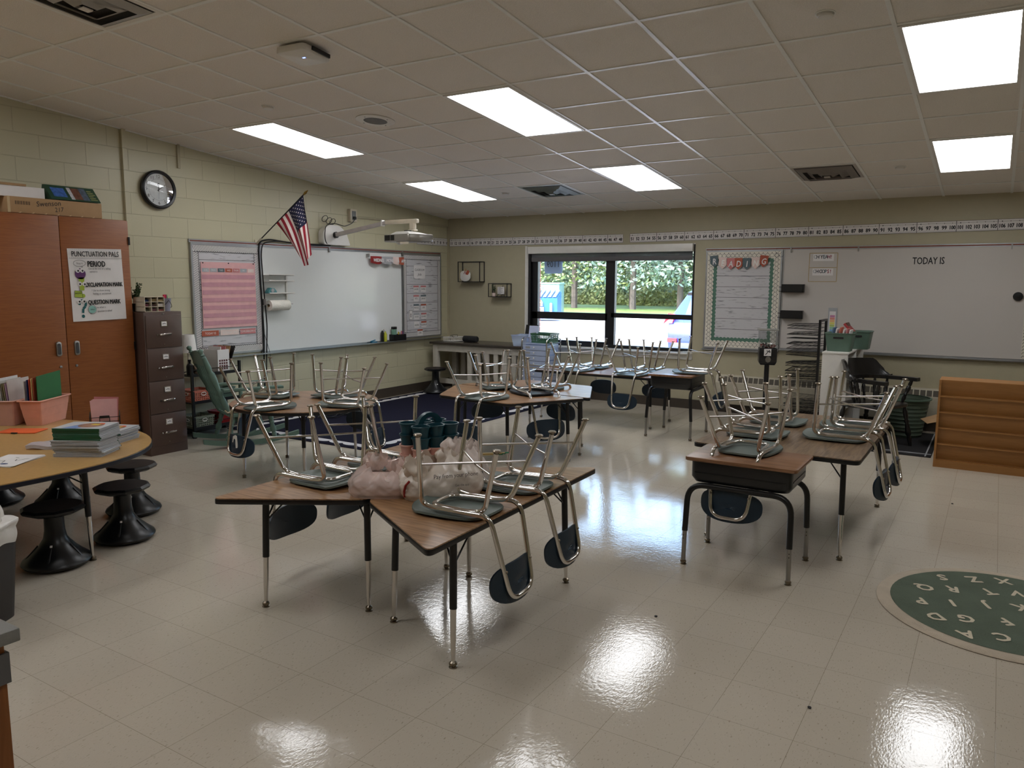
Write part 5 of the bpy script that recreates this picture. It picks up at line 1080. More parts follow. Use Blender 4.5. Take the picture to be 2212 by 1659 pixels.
# ================= LEFT SIDE =================
r = thing('wardrobe', 'tall cherry wood two door cabinet against the left wall', 'cabinet', (-6.875, 3.49, 0))
m = MB(); m.box(-.265,.255,-.60,.60,.06,2.13); part('carcass', m, M_cab, r); m = MB(); m.box(-.25,.22,-.58,.58,0,.06); part('plinth', m, M_base, r)
for s_ in (-1, 1):
    m = MB(); y0_, y1_ = (.003,.597) if s_ > 0 else (-.597,-.003); m.box(.256,.275,y0_,y1_,.07,2.125); d = part('door', m, M_cab, r, bev=.002)
    yh = s_*.075; z = zh = 1.035
    m = MB(); m.prism([(yh+.022*math.cos(a)*(1), z+(.045 if math.sin(a) > 0 else -.045)+.016*math.sin(a)) for a in [2*PI*k/20 for k in range(20)]], .275, .290, 'x'); part('pull', m, M_steel, d, bev=.003)
    m = MB(); m.prism([(yh+.014*math.cos(a)*(1), z+(.035 if math.sin(a) > 0 else -.035)+.012*math.sin(a)) for a in [2*PI*k/20 for k in range(20)]], .2895, .291, 'x'); part('pull_recess', m, mat('dark nickel', (90,90,92), .4, metal=.8), d)
    m = MB(); m.M = Matrix.Translation((.275, s_*.065, .885)) @ Matrix.Rotation(PI/2, 4, 'Y'); m.lathe([(0,0),(.011,0),(.011,.006),(0,.008)], 16, caps=False); part('lock', m, M_steel, d)
    for zz in (.25, 1.02, 1.95): m = MB(); m.box(.262,.282,s_*.597-.006,s_*.597+.010,zz-.035,zz+.035); part('hinge', m, M_blackm, d)
# poster
r = thing('punctuation_poster', 'white hand drawn PUNCTUATION PALS poster taped to the wardrobe door', 'poster', (-6.598, 3.78, 1.565), rot=(0,0,0))
m = MB(); m.M = Matrix.Rotation(.02, 4, 'X'); m.grid(lambda u, v: (.003+.004*math.sin(7*u+3*v)**2, -.235+.47*u, -.305+.61*v), 12, 14, .0015); part('sheet', m, M_paper, r, smooth=60)
Pm = Matrix.Rotation(.02, 4, 'X') @ LEFT(0,0,.0095)
m = MB(); text(m, 'PUNCTUATION PALS', .062, Pm @ Matrix.Translation((0,.240,0)), .70, 0, .0008); line(m, Pm, [(-.23,.222),(.23,.222)], .0015)
for k in range(30): line(m, Pm, [(-.225+k*.0155,.229),(-.217+k*.0155,.229)], .0015); line(m, Pm, [(-.225+k*.0155,.296),(-.217+k*.0155,.296)], .0015)
text(m, 'PERIOD', .066, Pm @ Matrix.Translation((.0,.155,0)), .70, 0, .002); text(m, 'EXCLAMATION MARK', .050, Pm @ Matrix.Translation((.055,-.015,0)), .66, 0, .0018); text(m, 'QUESTION MARK', .052, Pm @ Matrix.Translation((.045,-.165,0)), .70, 0, .0018)
for tx, y, x in (('. Use at the end of a telling',.130,.02),('sentence',.105,-.03),('! Use to show strong',-.055,.02),('feeling or excitement',-.083,.03),('? Use when a',-.20,.0),('question is asked',-.232,.04)): text(m, tx, .024, Pm @ Matrix.Translation((x,y,0)), .78)
text(m, 'Stop it', .022, Pm @ Matrix.Translation((-.145,.175,.001)), .9); text(m, 'WOW!', .02, Pm @ Matrix.Translation((-.175,-.075,.001)), .9); text(m, 'When?', .018, Pm @ Matrix.Translation((-.065,-.215,.001)), .8)
part('lettering', m, M_ink, r)
m = MB(); ring = [(-.145+.052*math.cos(a), .183+.026*math.sin(a)) for a in [2*PI*k/24 for k in range(25)]]; line(m, Pm, ring, .0025); line(m, Pm, [(-.135,.158),(-.125,.147),(-.120,.160)], .0025)
sq = [(-.21,-.10),(-.14,-.105),(-.145,-.05),(-.205,-.045),(-.21,-.10)]; line(m, Pm, sq, .0025, .0005); ring = [(-.068+.034*math.cos(a), -.208+.040*math.sin(a)) for a in [2*PI*k/24 for k in range(25)]]; line(m, Pm, ring, .002, .0005); part('bubble_outlines', m, M_ink, r)
m = MB(); disc(m, Pm, -.145, .095, .046, 0, 24); part('purple_dot', m, mat('purple marker ink', (88,40,96), .6), r)
m = MB(); flat(m, Pm, [(-.158,-.045),(-.122,-.045),(-.115,.065),(-.165,.065)]); disc(m, Pm, -.135, -.09, .017, 0, 16); flat(m, Pm, [(p[0],p[1]) for p in sq[:4]], -.0003); part('green_shapes', m, mat('lime marker ink', (160,180,60), .6), r)
m = MB(); P_ = [(-.175,-.165),(-.165,-.13),(-.135,-.125),(-.118,-.15),(-.125,-.18),(-.145,-.20),(-.15,-.235)]; line(m, Pm, P_, .020); disc(m, Pm, -.15, -.262, .014, 0, 16); part('teal_shapes', m, mat('teal marker ink', (20,96,100), .6), r)
m = MB(); disc(m, Pm, -.068, -.208, .033, -.0003, 20); part('aqua_bubble', m, mat('aqua marker ink', (140,190,180), .6), r)
m = MB(); e_ = MB()
for x, y in ((-.165,.123),(-.128,.123),(-.158,.012),(-.118,.010),(-.175,-.135),(-.135,-.135)): disc(m, Pm, x, y, .019, .0012, 16); disc(e_, Pm, x+.003, y-.003, .0085, .0018, 12)
part('eyes', m, M_paper, r); part('pupils', e_, M_ink, r)
# on the wardrobe
r = thing('cardboard_box', 'brown cardboard box with handwritten Swenson 217 on top of the wardrobe', 'box', (-6.80, 3.46, 2.131))
m = MB(); m.box(-.14,.185,-.345,.41,0,.125); part('box', m, M_card, r, bev=.003); m = MB(); m.box(.1855,.187,-.345,-.325,.0,.125); part('seam', m, mat('pale tape', (196,170,130), .6), r)
m = MB(); q = LEFT(0,0,.1865); text(m, 'Swenson', .058, q @ Matrix.Translation((-.03,.070,0)) @ Matrix.Rotation(.12, 4, 'Z'), .95, .1); text(m, '217', .050, q @ Matrix.Translation((.05,.030,0)) @ Matrix.Rotation(.12, 4, 'Z'), .95, .1)
for k in range(16): line(m, q, [(-.285+k*.007,.065),(-.285+k*.007,.093)], .0018+.0022*((k*5)%3==0))
part('lettering', m, M_ink, r)
for k in range(7): m = MB(); m.add([(.187,-.27+k*.098,.0),(.187,-.25+k*.098,.0),(.187,-.245+k*.098,.012)], [(0,1,2)]); part('cut_tab', m, mat('board edge', (210,180,140), .8), r)
r = thing('shallow_box', 'white shallow box with a brown lid on the cardboard box', 'box', (-6.80, 3.13, 2.257)); m = MB(); m.box(-.12,.15,-.30,.29,0,.085); part('box', m, M_paper, r); m = MB(); m.box(-.125,.155,-.305,.15,.086,.104); part('lid', m, M_card, r)
r = thing('game_box', 'dark green printed box lying slanted on the cardboard box', 'box', (-6.70, 3.66, 2.262), rot=(0,-.0,.0))
MM = Matrix.Translation((.075,0,0)) @ Matrix.Rotation(.95, 4, 'Y') @ Matrix.Translation((0,0,0))
m = MB(); m.prism([(.08,0),(-.10,0),(-.06,.125),(-.035,.125)], -.20, .21, 'y'); part('box', m, mat('dark green print', (36,70,52), .4), r)
def slant(x, y, d=.001):
    # x along world Y, y up the sloping face
    t = y; p = Vector((.08,0,0)).lerp(Vector((-.035,0,.125)), t); nrm = Vector((.125,0,.115)).normalized()*d; return (p.x+nrm.x, x, p.z+nrm.z)
for nm, c, x0_, x1_, y0_, y1_ in (('blue_picture',(60,100,170),-.165,-.055,.2,.82),('white_border',(190,190,196),-.03,.0,.08,.9),('photo',(110,70,56),.0,.07,.1,.88),('slate_panel',(84,98,120),.07,.125,.08,.92)):
    m = MB(); m.add([slant(x0_,y0_),slant(x1_,y0_),slant(x1_,y1_),slant(x0_,y1_)], [(0,1,2,3)]); part(nm, m, mat(nm, c, .4, var=.35, scale=40), r)
m = MB()
for k in range(6): y = .15+k*.12; m.add([slant(.135,y),slant(.195-.01*(k%3),y),slant(.195-.01*(k%3),y+.035),slant(.135,y+.035)], [(0,1,2,3)])
part('lettering', m, mat('yellow print', (190,190,120), .6), r)
# file cabinet
r = thing('file_cabinet', 'brown metal four drawer file cabinet beside the wardrobe', 'file cabinet', (-6.81, 4.305, 0))
m = MB(); m.box(-.33,.325,-.19,.19,0,1.32); part('case', m, M_brown, r, bev=.003)
for k in range(4):
    z0 = .085+k*.303; m = MB(); m.box(.325,.335,-.178,.178,z0,z0+.296); d = part('drawer', m, M_brown, r, bev=.003)
    m = MB(); m.box(.335,.339,-.035,.035,z0+.19,z0+.245); part('label_holder', m, M_chrome, d); m = MB(); m.box(.339,.3405,-.026,.026,z0+.197,z0+.238); c = part('label_card', m, M_paper, d); m = MB(); text(m, ('Class','Books','Paper','Forms')[k], .020, LEFT(0,0,.3415) @ Matrix.Translation((0,z0+.212,0)), .9) if False else line(m, LEFT(0,0,.3412), [(-.018,z0+.215),(.0,z0+.221),(.018,z0+.216)], .005); part('handwriting', m, M_ink, d)
    m = MB(); m.tube(fillet([(.335,-.055,z0+.12),(.365,-.055,z0+.12),(.365,.055,z0+.125),(.335,.055,z0+.125)], .012, 3), .008, n=8); part('handle', m, M_chrome, d); m = MB(); m.cyl((.335,-.075,z0+.118),(.345,-.075,z0+.118),.008,n=12); part('thumb_latch', m, M_chrome, d)
    m = MB(); m.cyl((.335,-.005,z0+.03),(.338,-.005,z0+.03),.005,n=10); part('rivet', m, M_nick, d)
m = MB(); m.box(.325,.329,-.006,.012,1.297,1.306); part('badge', m, M_steel, r)
plant('bushy green plant in a dark pot on the file cabinet beside the wardrobe', (-6.66, 4.165, 1.322), 1.35, M_blackm, 240)
r = thing('sorting_box', 'white nine compartment sorting box on the file cabinet', 'organizer', (-6.58, 4.235, 1.322))
m = MB(); W, H = .098, .135
m.box(-.09,-.087,-W,W,0,H)
for k in range(4): z = k*(H-.004)/3; m.box(-.09,.09,-W,W,z,z+.004)
for k in range(4): y = -W+k*(2*W-.004)/3; m.box(-.09,.09,y,y+.004,0,H)
part('box', m, M_beige, r)
for k, (i, j, c) in enumerate(((0,2,(40,60,110)),(1,2,(150,130,90)),(2,2,(150,130,90)),(0,1,(110,60,70)),(1,1,(90,60,60)),(2,1,(190,180,170)),(0,0,(90,90,70)),(1,0,(110,70,80)),(2,0,(120,60,50)))): m = MB(); y = -W+i*.065+.010; z = j*.0437+.005; m.box(-.05,.06+.01*(k%3),y,y+.048,z,z+.016+.008*(k%2)); single('card_stack', m, mat('card stack', c, .7), 'small stack of cards in the sorting box on the file cabinet', 'cards', (-6.58,4.235,1.322), group='cards in the sorting box')
r = thing('pail', 'small grey metal pail of markers on the file cabinet', 'pail', (-6.58, 4.40, 1.322)); r.scale = (1.25,1.25,1.35); m = MB(); m.lathe([(0,0),(.032,0),(.042,.085),(.044,.088),(.040,.086),(.030,.004),(0,.004)], 28, caps=False); part('pail', m, mat('galvanised pail', (150,150,166), .5), r, smooth=50); m = MB(); m.tube([(.044*math.cos(a), .0+.044*math.sin(a), .075-.05*abs(math.sin(a*1.0))) for a in [PI*k/12-PI/2 for k in range(13)]], .0018, n=6); part('handle', m, M_blackm, r)
for k, (c, t) in enumerate((((220,40,70),'red'),((200,50,110),'pink'),((60,40,100),'purple'),((40,80,120),'blue'),((60,150,80),'green'))):
    a = k*1.25; m = MB(); m.cyl((0,0,0),(.015*math.cos(a),.020*math.sin(a)-.0,.14),.009,n=10); single('marker', m, mat(t+' marker', c, .4), t+' marker standing in the small grey pail', 'marker', (-6.58+.012*math.cos(a), 4.40-.028+.014*k, 1.334))
# utility cart
r = thing('utility_cart', 'black three tier rolling cart between file cabinet and rocking chair', 'cart', (-6.985, 5.13, 0))
for x in (-.12,.125):
    for y in (-.29,.29):
        m = MB(); m.box(x-.012,x+.012,y-.012,y+.012,.05,.76 if x < 0 or True else .7); part('post', m, M_blackm, r); m = MB(); m.cyl((x-.012,y,.028),(x+.012,y,.028),.028,n=16); part('castor', m, M_black, r)
for z in (.095,.365,.645):
    m = MB(); m.box(-.12,.13,-.29,.29,z-.012,z); part('shelf', m, M_blackm, r); m = MB(); m.box(.125,.131,-.29,.29,z,z+.02).box(-.12,-.114,-.29,.29,z,z+.02).box(.122,.128,-.29,.29,z+.055,z+.062); part('rail', m, M_blackm, r)
basket('plastic_basket', 'coral pink lattice basket on the middle tier of the black cart', (-6.97, 4.96, .366), .24, .24, .12, mat('coral plastic', (206,120,98), .4))
basket('plastic_basket', 'grey green lattice basket on the bottom tier of the black cart', (-6.97, 4.96, .096), .24, .24, .12, mat('grey green plastic', (130,134,116), .4))
tub('red open bin on the bottom tier of the black cart', -6.98, 5.28, .096, .22, .24, .13, M_red)
tub('pale green bin on the middle tier behind the rocking chair', -6.98, 5.27, .366, .22, .22, .11, M_green)
r = thing('table_lamp', 'white shaded lamp on the cart behind the file cabinet', 'lamp', (-7.03, 4.93, .646)); m = MB(); m.lathe([(0,0),(.05,0),(.05,.01),(.02,.02),(.025,.08),(.012,.14),(.010,.24),(0,.24)], 24, caps=False); part('base', m, M_beige, r, smooth=50); m = MB(); m.lathe([(.085,.225),(.068,.41),(.066,.41),(.083,.225)], 36, caps=False); part('lamp_shade', m, mat('white lamp shade', (232,228,224), .8), r)
r = thing('soap_bottle', 'black pump bottle on the top tier of the cart', 'bottle', (-6.93, 4.87, .646)); m = MB(); m.lathe([(0,0),(.033,0),(.034,.09),(.028,.11),(.013,.12),(.012,.14),(.016,.145),(.016,.16),(0,.162)], 20, caps=False); part('bottle', m, M_black, r, smooth=50)
r = thing('plush_sloth', 'seated brown plush sloth toy on the top tier of the cart', 'plush toy', (-6.92, 4.955, .646), 0)
M_fur = mat('brown plush', (120,98,80), .95, bump=.8, bscale=200); m = MB(); m.ball((0,0,.055), .058, 18, (.85,1,1)); m.ball((0,.0,.135), .044, 18, (.95,1.05,.95)); m.ball((.045,-.045,.02), .022, 12, (1.5,.8,.8)); m.ball((.045,.045,.02), .022, 12, (1.5,.8,.8)); m.tube([(.01,-.045,.09),(.05,-.05,.05),(.055,-.02,.04)], .014, n=8); m.tube([(.01,.045,.09),(.05,.05,.05),(.055,.02,.04)], .014, n=8); part('body', m, M_fur, r, smooth=70)
m = MB(); m.ball((.028,.0,.135), .028, 16, (.6,1.1,.9)); part('face', m, mat('pale plush', (190,170,146), .95), r, smooth=70); m = MB()
for s_ in (-1,1): m.ball((.043,s_*.014,.138), .006, 8, (1,2.0,.7))
m.ball((.046,0,.126), .005, 8); part('eyes', m, M_ink, r)
r = thing('magazine_file', 'white magazine file holding folders on the cart top', 'magazine file', (-6.99, 5.24, .646))
m = MB(); m.box(-.11,.11,-.075,-.072,0,.24).box(-.11,.11,.072,.075,0,.24).box(.107,.11,-.075,.075,0,.24).box(-.11,.11,-.075,.075,0,.003); part('file', m, M_paper, r)
m = MB()
for i in range(4):
    for j in range(4): m.box(.1102,.1115,-.055+i*.028,-.035+i*.028,.03+j*.028,.05+j*.028)
part('cover_squares', m, mat('dark red print', (90,40,40), .6), r); 
for k, (c, t) in enumerate(((M_paper,'white folder'),(M_rose,'rose folder'),(M_card,'tan folder'),(M_black,'black folder'))): m = MB(); m.M = Matrix.Rotation(-.1*k-.08, 4, 'X'); m.box(-.10,.10,-.004,.004,0,.265+.005*k); single('folder', m, c, t+' standing in or beside the magazine file on the cart', 'folder', (-6.99, 5.20+.033*k, .652))
# rocking chair
r = thing('rocking_chair', 'sage green wooden rocking chair with cream cushion beside the black cart', 'rocking chair', (-6.30, 5.03, 0), -.40)
# local +y is where the sitter faces
M_rc = M_sage
for sx in (-1, 1):
    m = MB(); Pk = []
    for k in range(17): t = -1+2*k/16; Pk.append((t*.46, .012+.10*t*t*.55))
    up = [(y, z+.045) for y, z in Pk]; m.prism(Pk+up[::-1], sx*.215-.018, sx*.215+.018, 'x'); part('rocker', m, M_rc, r, smooth=50)
    for y0_, y1_, z0_ in ((-.17,-.24,.05),(.18,.22,.05)): m = MB(); turned(m, (sx*.20,y0_,.31), (sx*.215,y1_,z0_), .022); part('leg', m, M_rc, r, smooth=60)
    m = MB(); turned(m, (sx*.235,.20,.31), (sx*.25,.22,.56), .017); part('arm_post', m, M_rc, r, smooth=60); m = MB(); turned(m, (sx*.235,.03,.31), (sx*.25,.03,.55), .014); part('arm_post', m, M_rc, r, smooth=60)
    m = MB(); m.prism([(sx*.215,-.27),(sx*.27,-.27),(sx*.285,.20),(sx*.29,.30),(sx*.21,.30),(sx*.215,.15)], .555, .582); part('arm', m, M_rc, r, bev=.006)
    m = MB(); turned(m, (sx*.20,-.21,.33), (sx*.225,-.43,.90), .025); part('back_post', m, M_rc, r, smooth=60)
    m = MB(); m.M = Matrix.Translation((sx*.227,-.445,.93)) @ Matrix.Rotation(.36, 4, 'X'); m.lathe([(.0,-.05),(.022,-.045),(.014,-.03),(.024,-.018),(.012,-.005),(.024,.015),(.022,.035),(0,.045)], 18, caps=False); part('finial', m, M_rc, r, smooth=60)
m = MB(); m.prism(rpoly([(-.25,-.22),(.25,-.22),(.27,.24),(-.27,.24)], .05, 4), .305, .335); part('seat', m, M_rc, r, bev=.006)
m = MB(); m.grid(lambda u, v: (-.21+.42*u, -.42+.03*math.sin(PI*u)*0-.0+.02*v*-1, .80+.11*v+.03*math.sin(PI*u)*v), 16, 4, .025); part('top_rail', m, M_rc, r, smooth=50)
for k in range(5): x = -.15+k*.075; m = MB(); turned(m, (x,-.21,.335), (x*1.05,-.41,.82), .011); part('spindle', m, M_rc, r, smooth=60)
m = MB(); m.prism(rpoly([(-.21,-.19),(.21,-.19),(.22,.20),(-.22,.20)], .06, 4), .336, .375); part('cushion', m, mat('cream cushion', (200,184,164), .9), r, bev=.015, seg=3); m = MB(); m.tube([(.20,-.20,.36),(.23,-.23,.35),(.21,-.25,.37),(.19,-.22,.36),(.24,-.20,.34)], .006, n=6); part('cushion_tie', m, mat('cream ribbon', (210,190,160), .8), r)
m = MB(); m.prism([(-.05+.09*math.cos(a)+(.0), .17+.05*math.sin(a)) for a in [2*PI*k/24 for k in range(24)]], .19, .225, 'x'); part('side_bracket', m, M_rc, r, bev=.004)
# glider style foot panels
for y in (-.05,): m = MB(); m.box(-.20,.20,y-.02,y+.02,.20,.25); part('stretcher', m, M_rc, r)

# ================= SMALL GROUP TABLE =================
ZT = .60; ctr = (-5.19, 1.97)
kp = []
for k in range(72):
    a = 2*PI*k/72; c, s_ = math.cos(a), math.sin(a); e = 2.5; q = (abs(c)**e+abs(s_)**e)**(-1/e); kp.append((ctr[0]+1.07*c*q, ctr[1]+1.05*s_*q))
make_table('large maple topped small group table at the left edge', kp, ctr[0], ctr[1], ZT, [(-4.333,2.351),(-5.408,2.90),(-4.36,1.45),(-6.0,1.5)], M_maple, rr=0, edge=mat('navy black edge', (18,20,34), .35), bd=.16)
for x, y, t in ((-4.43,2.20,'black wobble stool at the near side of the small group table'),(-4.53,2.665,'black wobble stool in front at the right of the small group table'),(-5.00,3.02,'black wobble stool behind, partly hidden at the right of the small group table'),(-5.62,2.86-.0,'black wobble stool under the far edge of the small group table'),(-6.05,2.72-.1,'black wobble stool farthest left behind the small group table')): stool(x, y, t)
# books
def book(loc, w_, d, h, rz, cover, label, group, spine=True):
    r = thing('workbook', label, 'book', loc, rz, group); m = MB(); m.box(-w_/2+.001,w_/2-.002,-d/2+.002,d/2-.002,.001,h-.001); part('pages', m, M_pages, r)
    m = MB(); m.box(-w_/2,w_/2,-d/2,d/2,h-.0012,h); m.box(-w_/2,w_/2,-d/2,d/2,0,.0012); part('cover', m, M_gcov, r)
    m = MB(); m.box(-w_/2,w_/2,-d/2-.001,-d/2+.001,0,h) if spine else m.box(-w_/2,w_/2,d/2-.001,d/2+.001,0,h); part('spine', m, M_spine, r); return r
M_pages = mat('page edges', (176,176,182), .8, bump=.3, bscale=500); M_gcov = mat('grey book cover', (196,200,204), .3); M_spine = mat('green spine', (10,84,58), .35)
# local -y is the spine side, facing the viewer's left
base = (-4.47, 2.44); rz0 = .535; rnd = random.Random(4)
pb = None; hb = .0088
for k in range(19):
    flip = k < 11; off = (rnd.uniform(-.006,.006), rnd.uniform(-.006,.006)); sh = (-.012 if 4 < k < 11 else 0)
    z = ZT+.0005+k*hb; x = base[0]+off[0]+sh*.5; y = base[1]+off[1]+sh
    rz = rz0+rnd.uniform(-.03,.03)+(PI if flip else 0)+(.05 if k < 4 else 0)
    if pb is None: pb = book((x,y,z), .275, .215, hb-.0004, rz, M_gcov, 'workbook in the lower half of the tall stack, grey page edges outward', 'workbooks in the tall stack')
    elif k == 18: r = book((x,y,z), .275, .215, hb-.0004, rz, M_gcov, 'top workbook of the tall stack with a coloured picture on its cover', 'workbooks in the tall stack'); topb = r
    else: dup(pb, (x,y,z), rz, 'workbook in the lower half of the tall stack, grey page edges outward' if flip else 'workbook in the upper half of the tall stack, green spine outward')
base2 = (-4.73, 2.72)
for k in range(9):
    z = ZT+.0005+k*hb; lb = 'green spined workbook in the shorter stack behind the tall stack'; x, y, rz = base2[0]+rnd.uniform(-.008,.008), base2[1]+rnd.uniform(-.008,.008), rz0-.1+rnd.uniform(-.05,.05)
    if k == 8: topb2 = book((x,y,z), .275, .215, hb-.0004, rz, M_gcov, 'top workbook of the shorter stack with a round coloured picture', 'workbooks in the shorter stack')
    else: dup(pb, (x,y,z), rz, lb, 'workbooks in the shorter stack')
for tb in (topb, topb2):
    I = Matrix.Translation((0,0,hb)); m = MB(); disc(m, I, .03, -.0, .07, .0003, 28, 1.0); part('cover_picture', m, mat('picture collage', (150,110,90), .4, var=.6, scale=30), tb)
    m = MB(); flat(m, I, [(-.09,-.10),(.0,-.11),(.03,-.02),(-.04,.03)], .0002); part('blue_swirl', m, mat('blue swirl', (120,150,200), .4, var=.3), tb); m = MB(); flat(m, I, [(.02,.01),(.07,.0),(.075,.03),(.03,.04)], .0006); part('yellow_patch', m, mat('yellow patch', (226,200,60), .4), tb); m = MB(); flat(m, I, [(.05,.04),(.09,.03),(.08,.065),(.05,.07)], .0006); part('red_patch', m, mat('orange patch', (216,90,50), .4), tb)
# tubs of folders
def ptub(label, x, y, rz, mm=M_pink):
    r = thing('book_tub', label, 'tub', (x,y,ZT+.001), rz); w0,d0,w1,d1,h = .115,.30,.155,.36,.175; t=.004
    secs = [(0,0),(.33,.33),(.33001,.36),(.66,.66),(.66001,.69),(1,1)]; P_ = []; n0 = None; m = MB(); vs = []; 
    levels = [(0,0),(.058,.36),(.0585,.40),(.116,.70),(.1165,.74),(h,1)]
    for z, f_ in levels: pr2 = rrect(-(w0+(w1-w0)*f_)/2, (w0+(w1-w0)*f_)/2, -(d0+(d1-d0)*f_)/2, (d0+(d1-d0)*f_)/2, .02, 3); n0 = len(pr2); vs += [(a,b_,z) for a,b_ in pr2]
    for z, f_ in ((h,.93),(.004,-.06)): pr2 = rrect(-(w0+(w1-w0)*f_)/2, (w0+(w1-w0)*f_)/2, -(d0+(d1-d0)*f_)/2, (d0+(d1-d0)*f_)/2, .02, 3); vs += [(a,b_,z) for a,b_ in pr2]
    L_ = len(levels)+2; fs = [tuple(range(n0-1,-1,-1)), tuple(range((L_-1)*n0, L_*n0))]+[(i+q*n0,(i+1)%n0+q*n0,(i+1)%n0+(q+1)*n0,i+(q+1)*n0) for q in range(L_-1) for i in range(n0)]
    m.add(vs, fs); part('shell', m, mm, r, smooth=25); m = MB(); pr2 = rrect(-w1/2-.006, w1/2+.006, -d1/2-.008, d1/2+.008, .022, 3); m.tube([(a,b_,h) for a,b_ in pr2], .006, n=6, closed=True); part('rim', m, mm, r); return r
ta = .558
ptub('pale pink tub of papers, left one of the two tubs on the small group table', -5.86, 2.72, ta+.05, mat('dusty pink plastic', (204,160,148), .4)); ptub('bright pink tub of coloured folders beside the pale tub', -5.70, 2.83, ta, M_pink)
fol = [((40,110,60),-.05,.335,'large green folder standing at the front of the bright pink tub'),((150,60,40),-.025,.325,'rust folder behind the green folder in the bright pink tub'),((220,190,130),-.01,.32,'cream folder in the bright pink tub'),((190,70,50),.005,.315,'red folder in the bright pink tub'),((30,44,100),.02,.31,'navy folder in the bright pink tub'),((190,180,176),.04,.30,'light grey folder in the bright pink tub')]
for c, o_, h_, t in fol:
    m = MB(); R = Matrix.Rotation(ta, 4, 'Z'); m.M = R @ Matrix.Rotation(.03, 4, 'Y') @ Matrix.Rotation(.05, 4, 'X'); m.box(-.002,.002,-.14,.14,0,h_-.0); d_ = R @ Vector((-o_-.012,0,.0)); single('folder', m, mat(t.split()[0]+' folder', c, .5), t, 'folder', (-5.70+d_.x, 2.83+d_.y, ZT+.018))
fol = [((226,224,222),-.045,.30,'large white binder sheet in the pale pink tub'),((200,196,192),-.02,.285,'grey page stack in the pale pink tub'),((120,110,80),.0,.27,'olive folder in the pale pink tub'),((150,140,110),.015,.265,'khaki folder in the pale pink tub'),((180,146,176),.03,.27,'lilac folder in the pale pink tub'),((210,200,196),.05,.29,'pale folder at the right of the pale pink tub')]
for c, o_, h_, t in fol:
    m = MB(); R = Matrix.Rotation(ta+.05, 4, 'Z'); m.M = R @ Matrix.Rotation(-.08, 4, 'Y'); m.box(-.002,.002,-.13,.13,0,h_+.01); d_ = R @ Vector((o_*.8,0,0)); single('folder', m, mat(t.split()[1]+' folder', c, .5), t, 'folder', (-5.86+d_.x, 2.72+d_.y, ZT+.014))
r = thing('folder_stand', 'black wire stand holding pink cards at the far side of the small group table', 'stand', (-5.13, 2.93, ZT), 1.0)
m = MB()
for z in (.02,.05,.08): m.tube([(-.09,-.03,z),(.09,-.03,z)], .0025, n=6)
for x in (-.09,-.03,.03,.09): m.tube([(x,-.03,.0),(x,-.03,.085)], .0025, n=6)
for x in (-.09,.09): m.tube([(x,-.03,.0),(x,.05,.0),(x,.05,.11),(x,-.03,.085)], .0025, n=6)
part('wire_frame', m, M_black, r); m = MB(); m.box(-.03,.03,-.037,-.031,.075,.092); part('binder_clip', m, M_black, r)
for k in range(4):
    m = MB(); m.M = Matrix.Rotation(1.0, 4, 'Z') @ Matrix.Rotation(.04*k-.05, 4, 'Y') @ Matrix.Rotation(-.1, 4, 'X'); m.box(-.075,.075,-.001,.001,.0,.195+.012*(k>2)); d_ = Matrix.Rotation(1.0, 4, 'Z') @ Vector((0,-.02+.016*k,0)); single('card_sheet', m, M_pinkp if k < 3 else M_rose, 'pink card sheet held in the black wire stand', 'card', (-5.13+d_.x, 2.93+d_.y, ZT+.004), group='pink cards in the wire stand')
r = thing('pouch', 'flat orange pouch lying on the small group table', 'pouch', (-5.475, 2.56, ZT+.001), ta); m = MB(); m.prism([(-.13,-.075),(.0,-.085),(.13,-.075),(.125,.08),(-.13,.075)], 0, .006); part('pouch', m, mat('orange fabric', (224,96,44), .7), r, bev=.002); m = MB(); m.box(-.02,.02,-.09,-.08,0,.008); part('clip', m, M_black, r)
m = MB(); m.M = Matrix.Rotation(ta+.1, 4, 'Z'); m.grid(lambda u, v: (-.13+.26*u, -.08+.16*v, .022+.006*math.sin(9*u+4*v)), 14, 8, .02); single('wrapped_booklets', m, frosted('cellophane', (206,200,204), .8), 'plastic wrapped booklets beside the tall stack of workbooks', 'pack', (-4.80, 2.42, ZT+.003))
r = thing('worksheet', 'white marker drawing sheets at the near edge of the small group table', 'paper', (-4.62, 2.09, ZT), ta-.1)
for k in range(3): m = MB(); m.M = Matrix.Rotation(.05*k, 4, 'Z'); m.box(-.105,.105,-.14,.14,.001+k*.002,.0025+k*.002); part('sheet', m, M_paper, r)
m = MB(); I = Matrix.Translation((0,0,.0075)); line(m, I, [(.02,.02),(.04,-.02),(.07,.05)], .004); line(m, I, [(-.02,.06),(.01,.05)], .004); line(m, I, [(-.06,-.04),(-.02,-.02),(0,-.07)], .004); part('pen_marks', m, M_ink, r); m = MB(); disc(m, I, .03, -.09, .022, 0, 16, .6); part('blue_blot', m, mat('blue marker ink', (40,60,110), .6), r)
r = thing('pencil_cup', 'black mesh pencil cup at the left picture edge on the table', 'cup', (-5.62, 2.39, ZT)); m = MB(); m.lathe([(0,0),(.045,0),(.048,.15),(.045,.15),(.042,.004),(0,.004)], 24, caps=False); part('cup', m, mat('black mesh', (24,26,26), .5), r); m = MB(); m.box(-.05,.05,-.049,-.047,.03,.10); part('green_label', m, mat('green label', (120,170,90), .6), r)
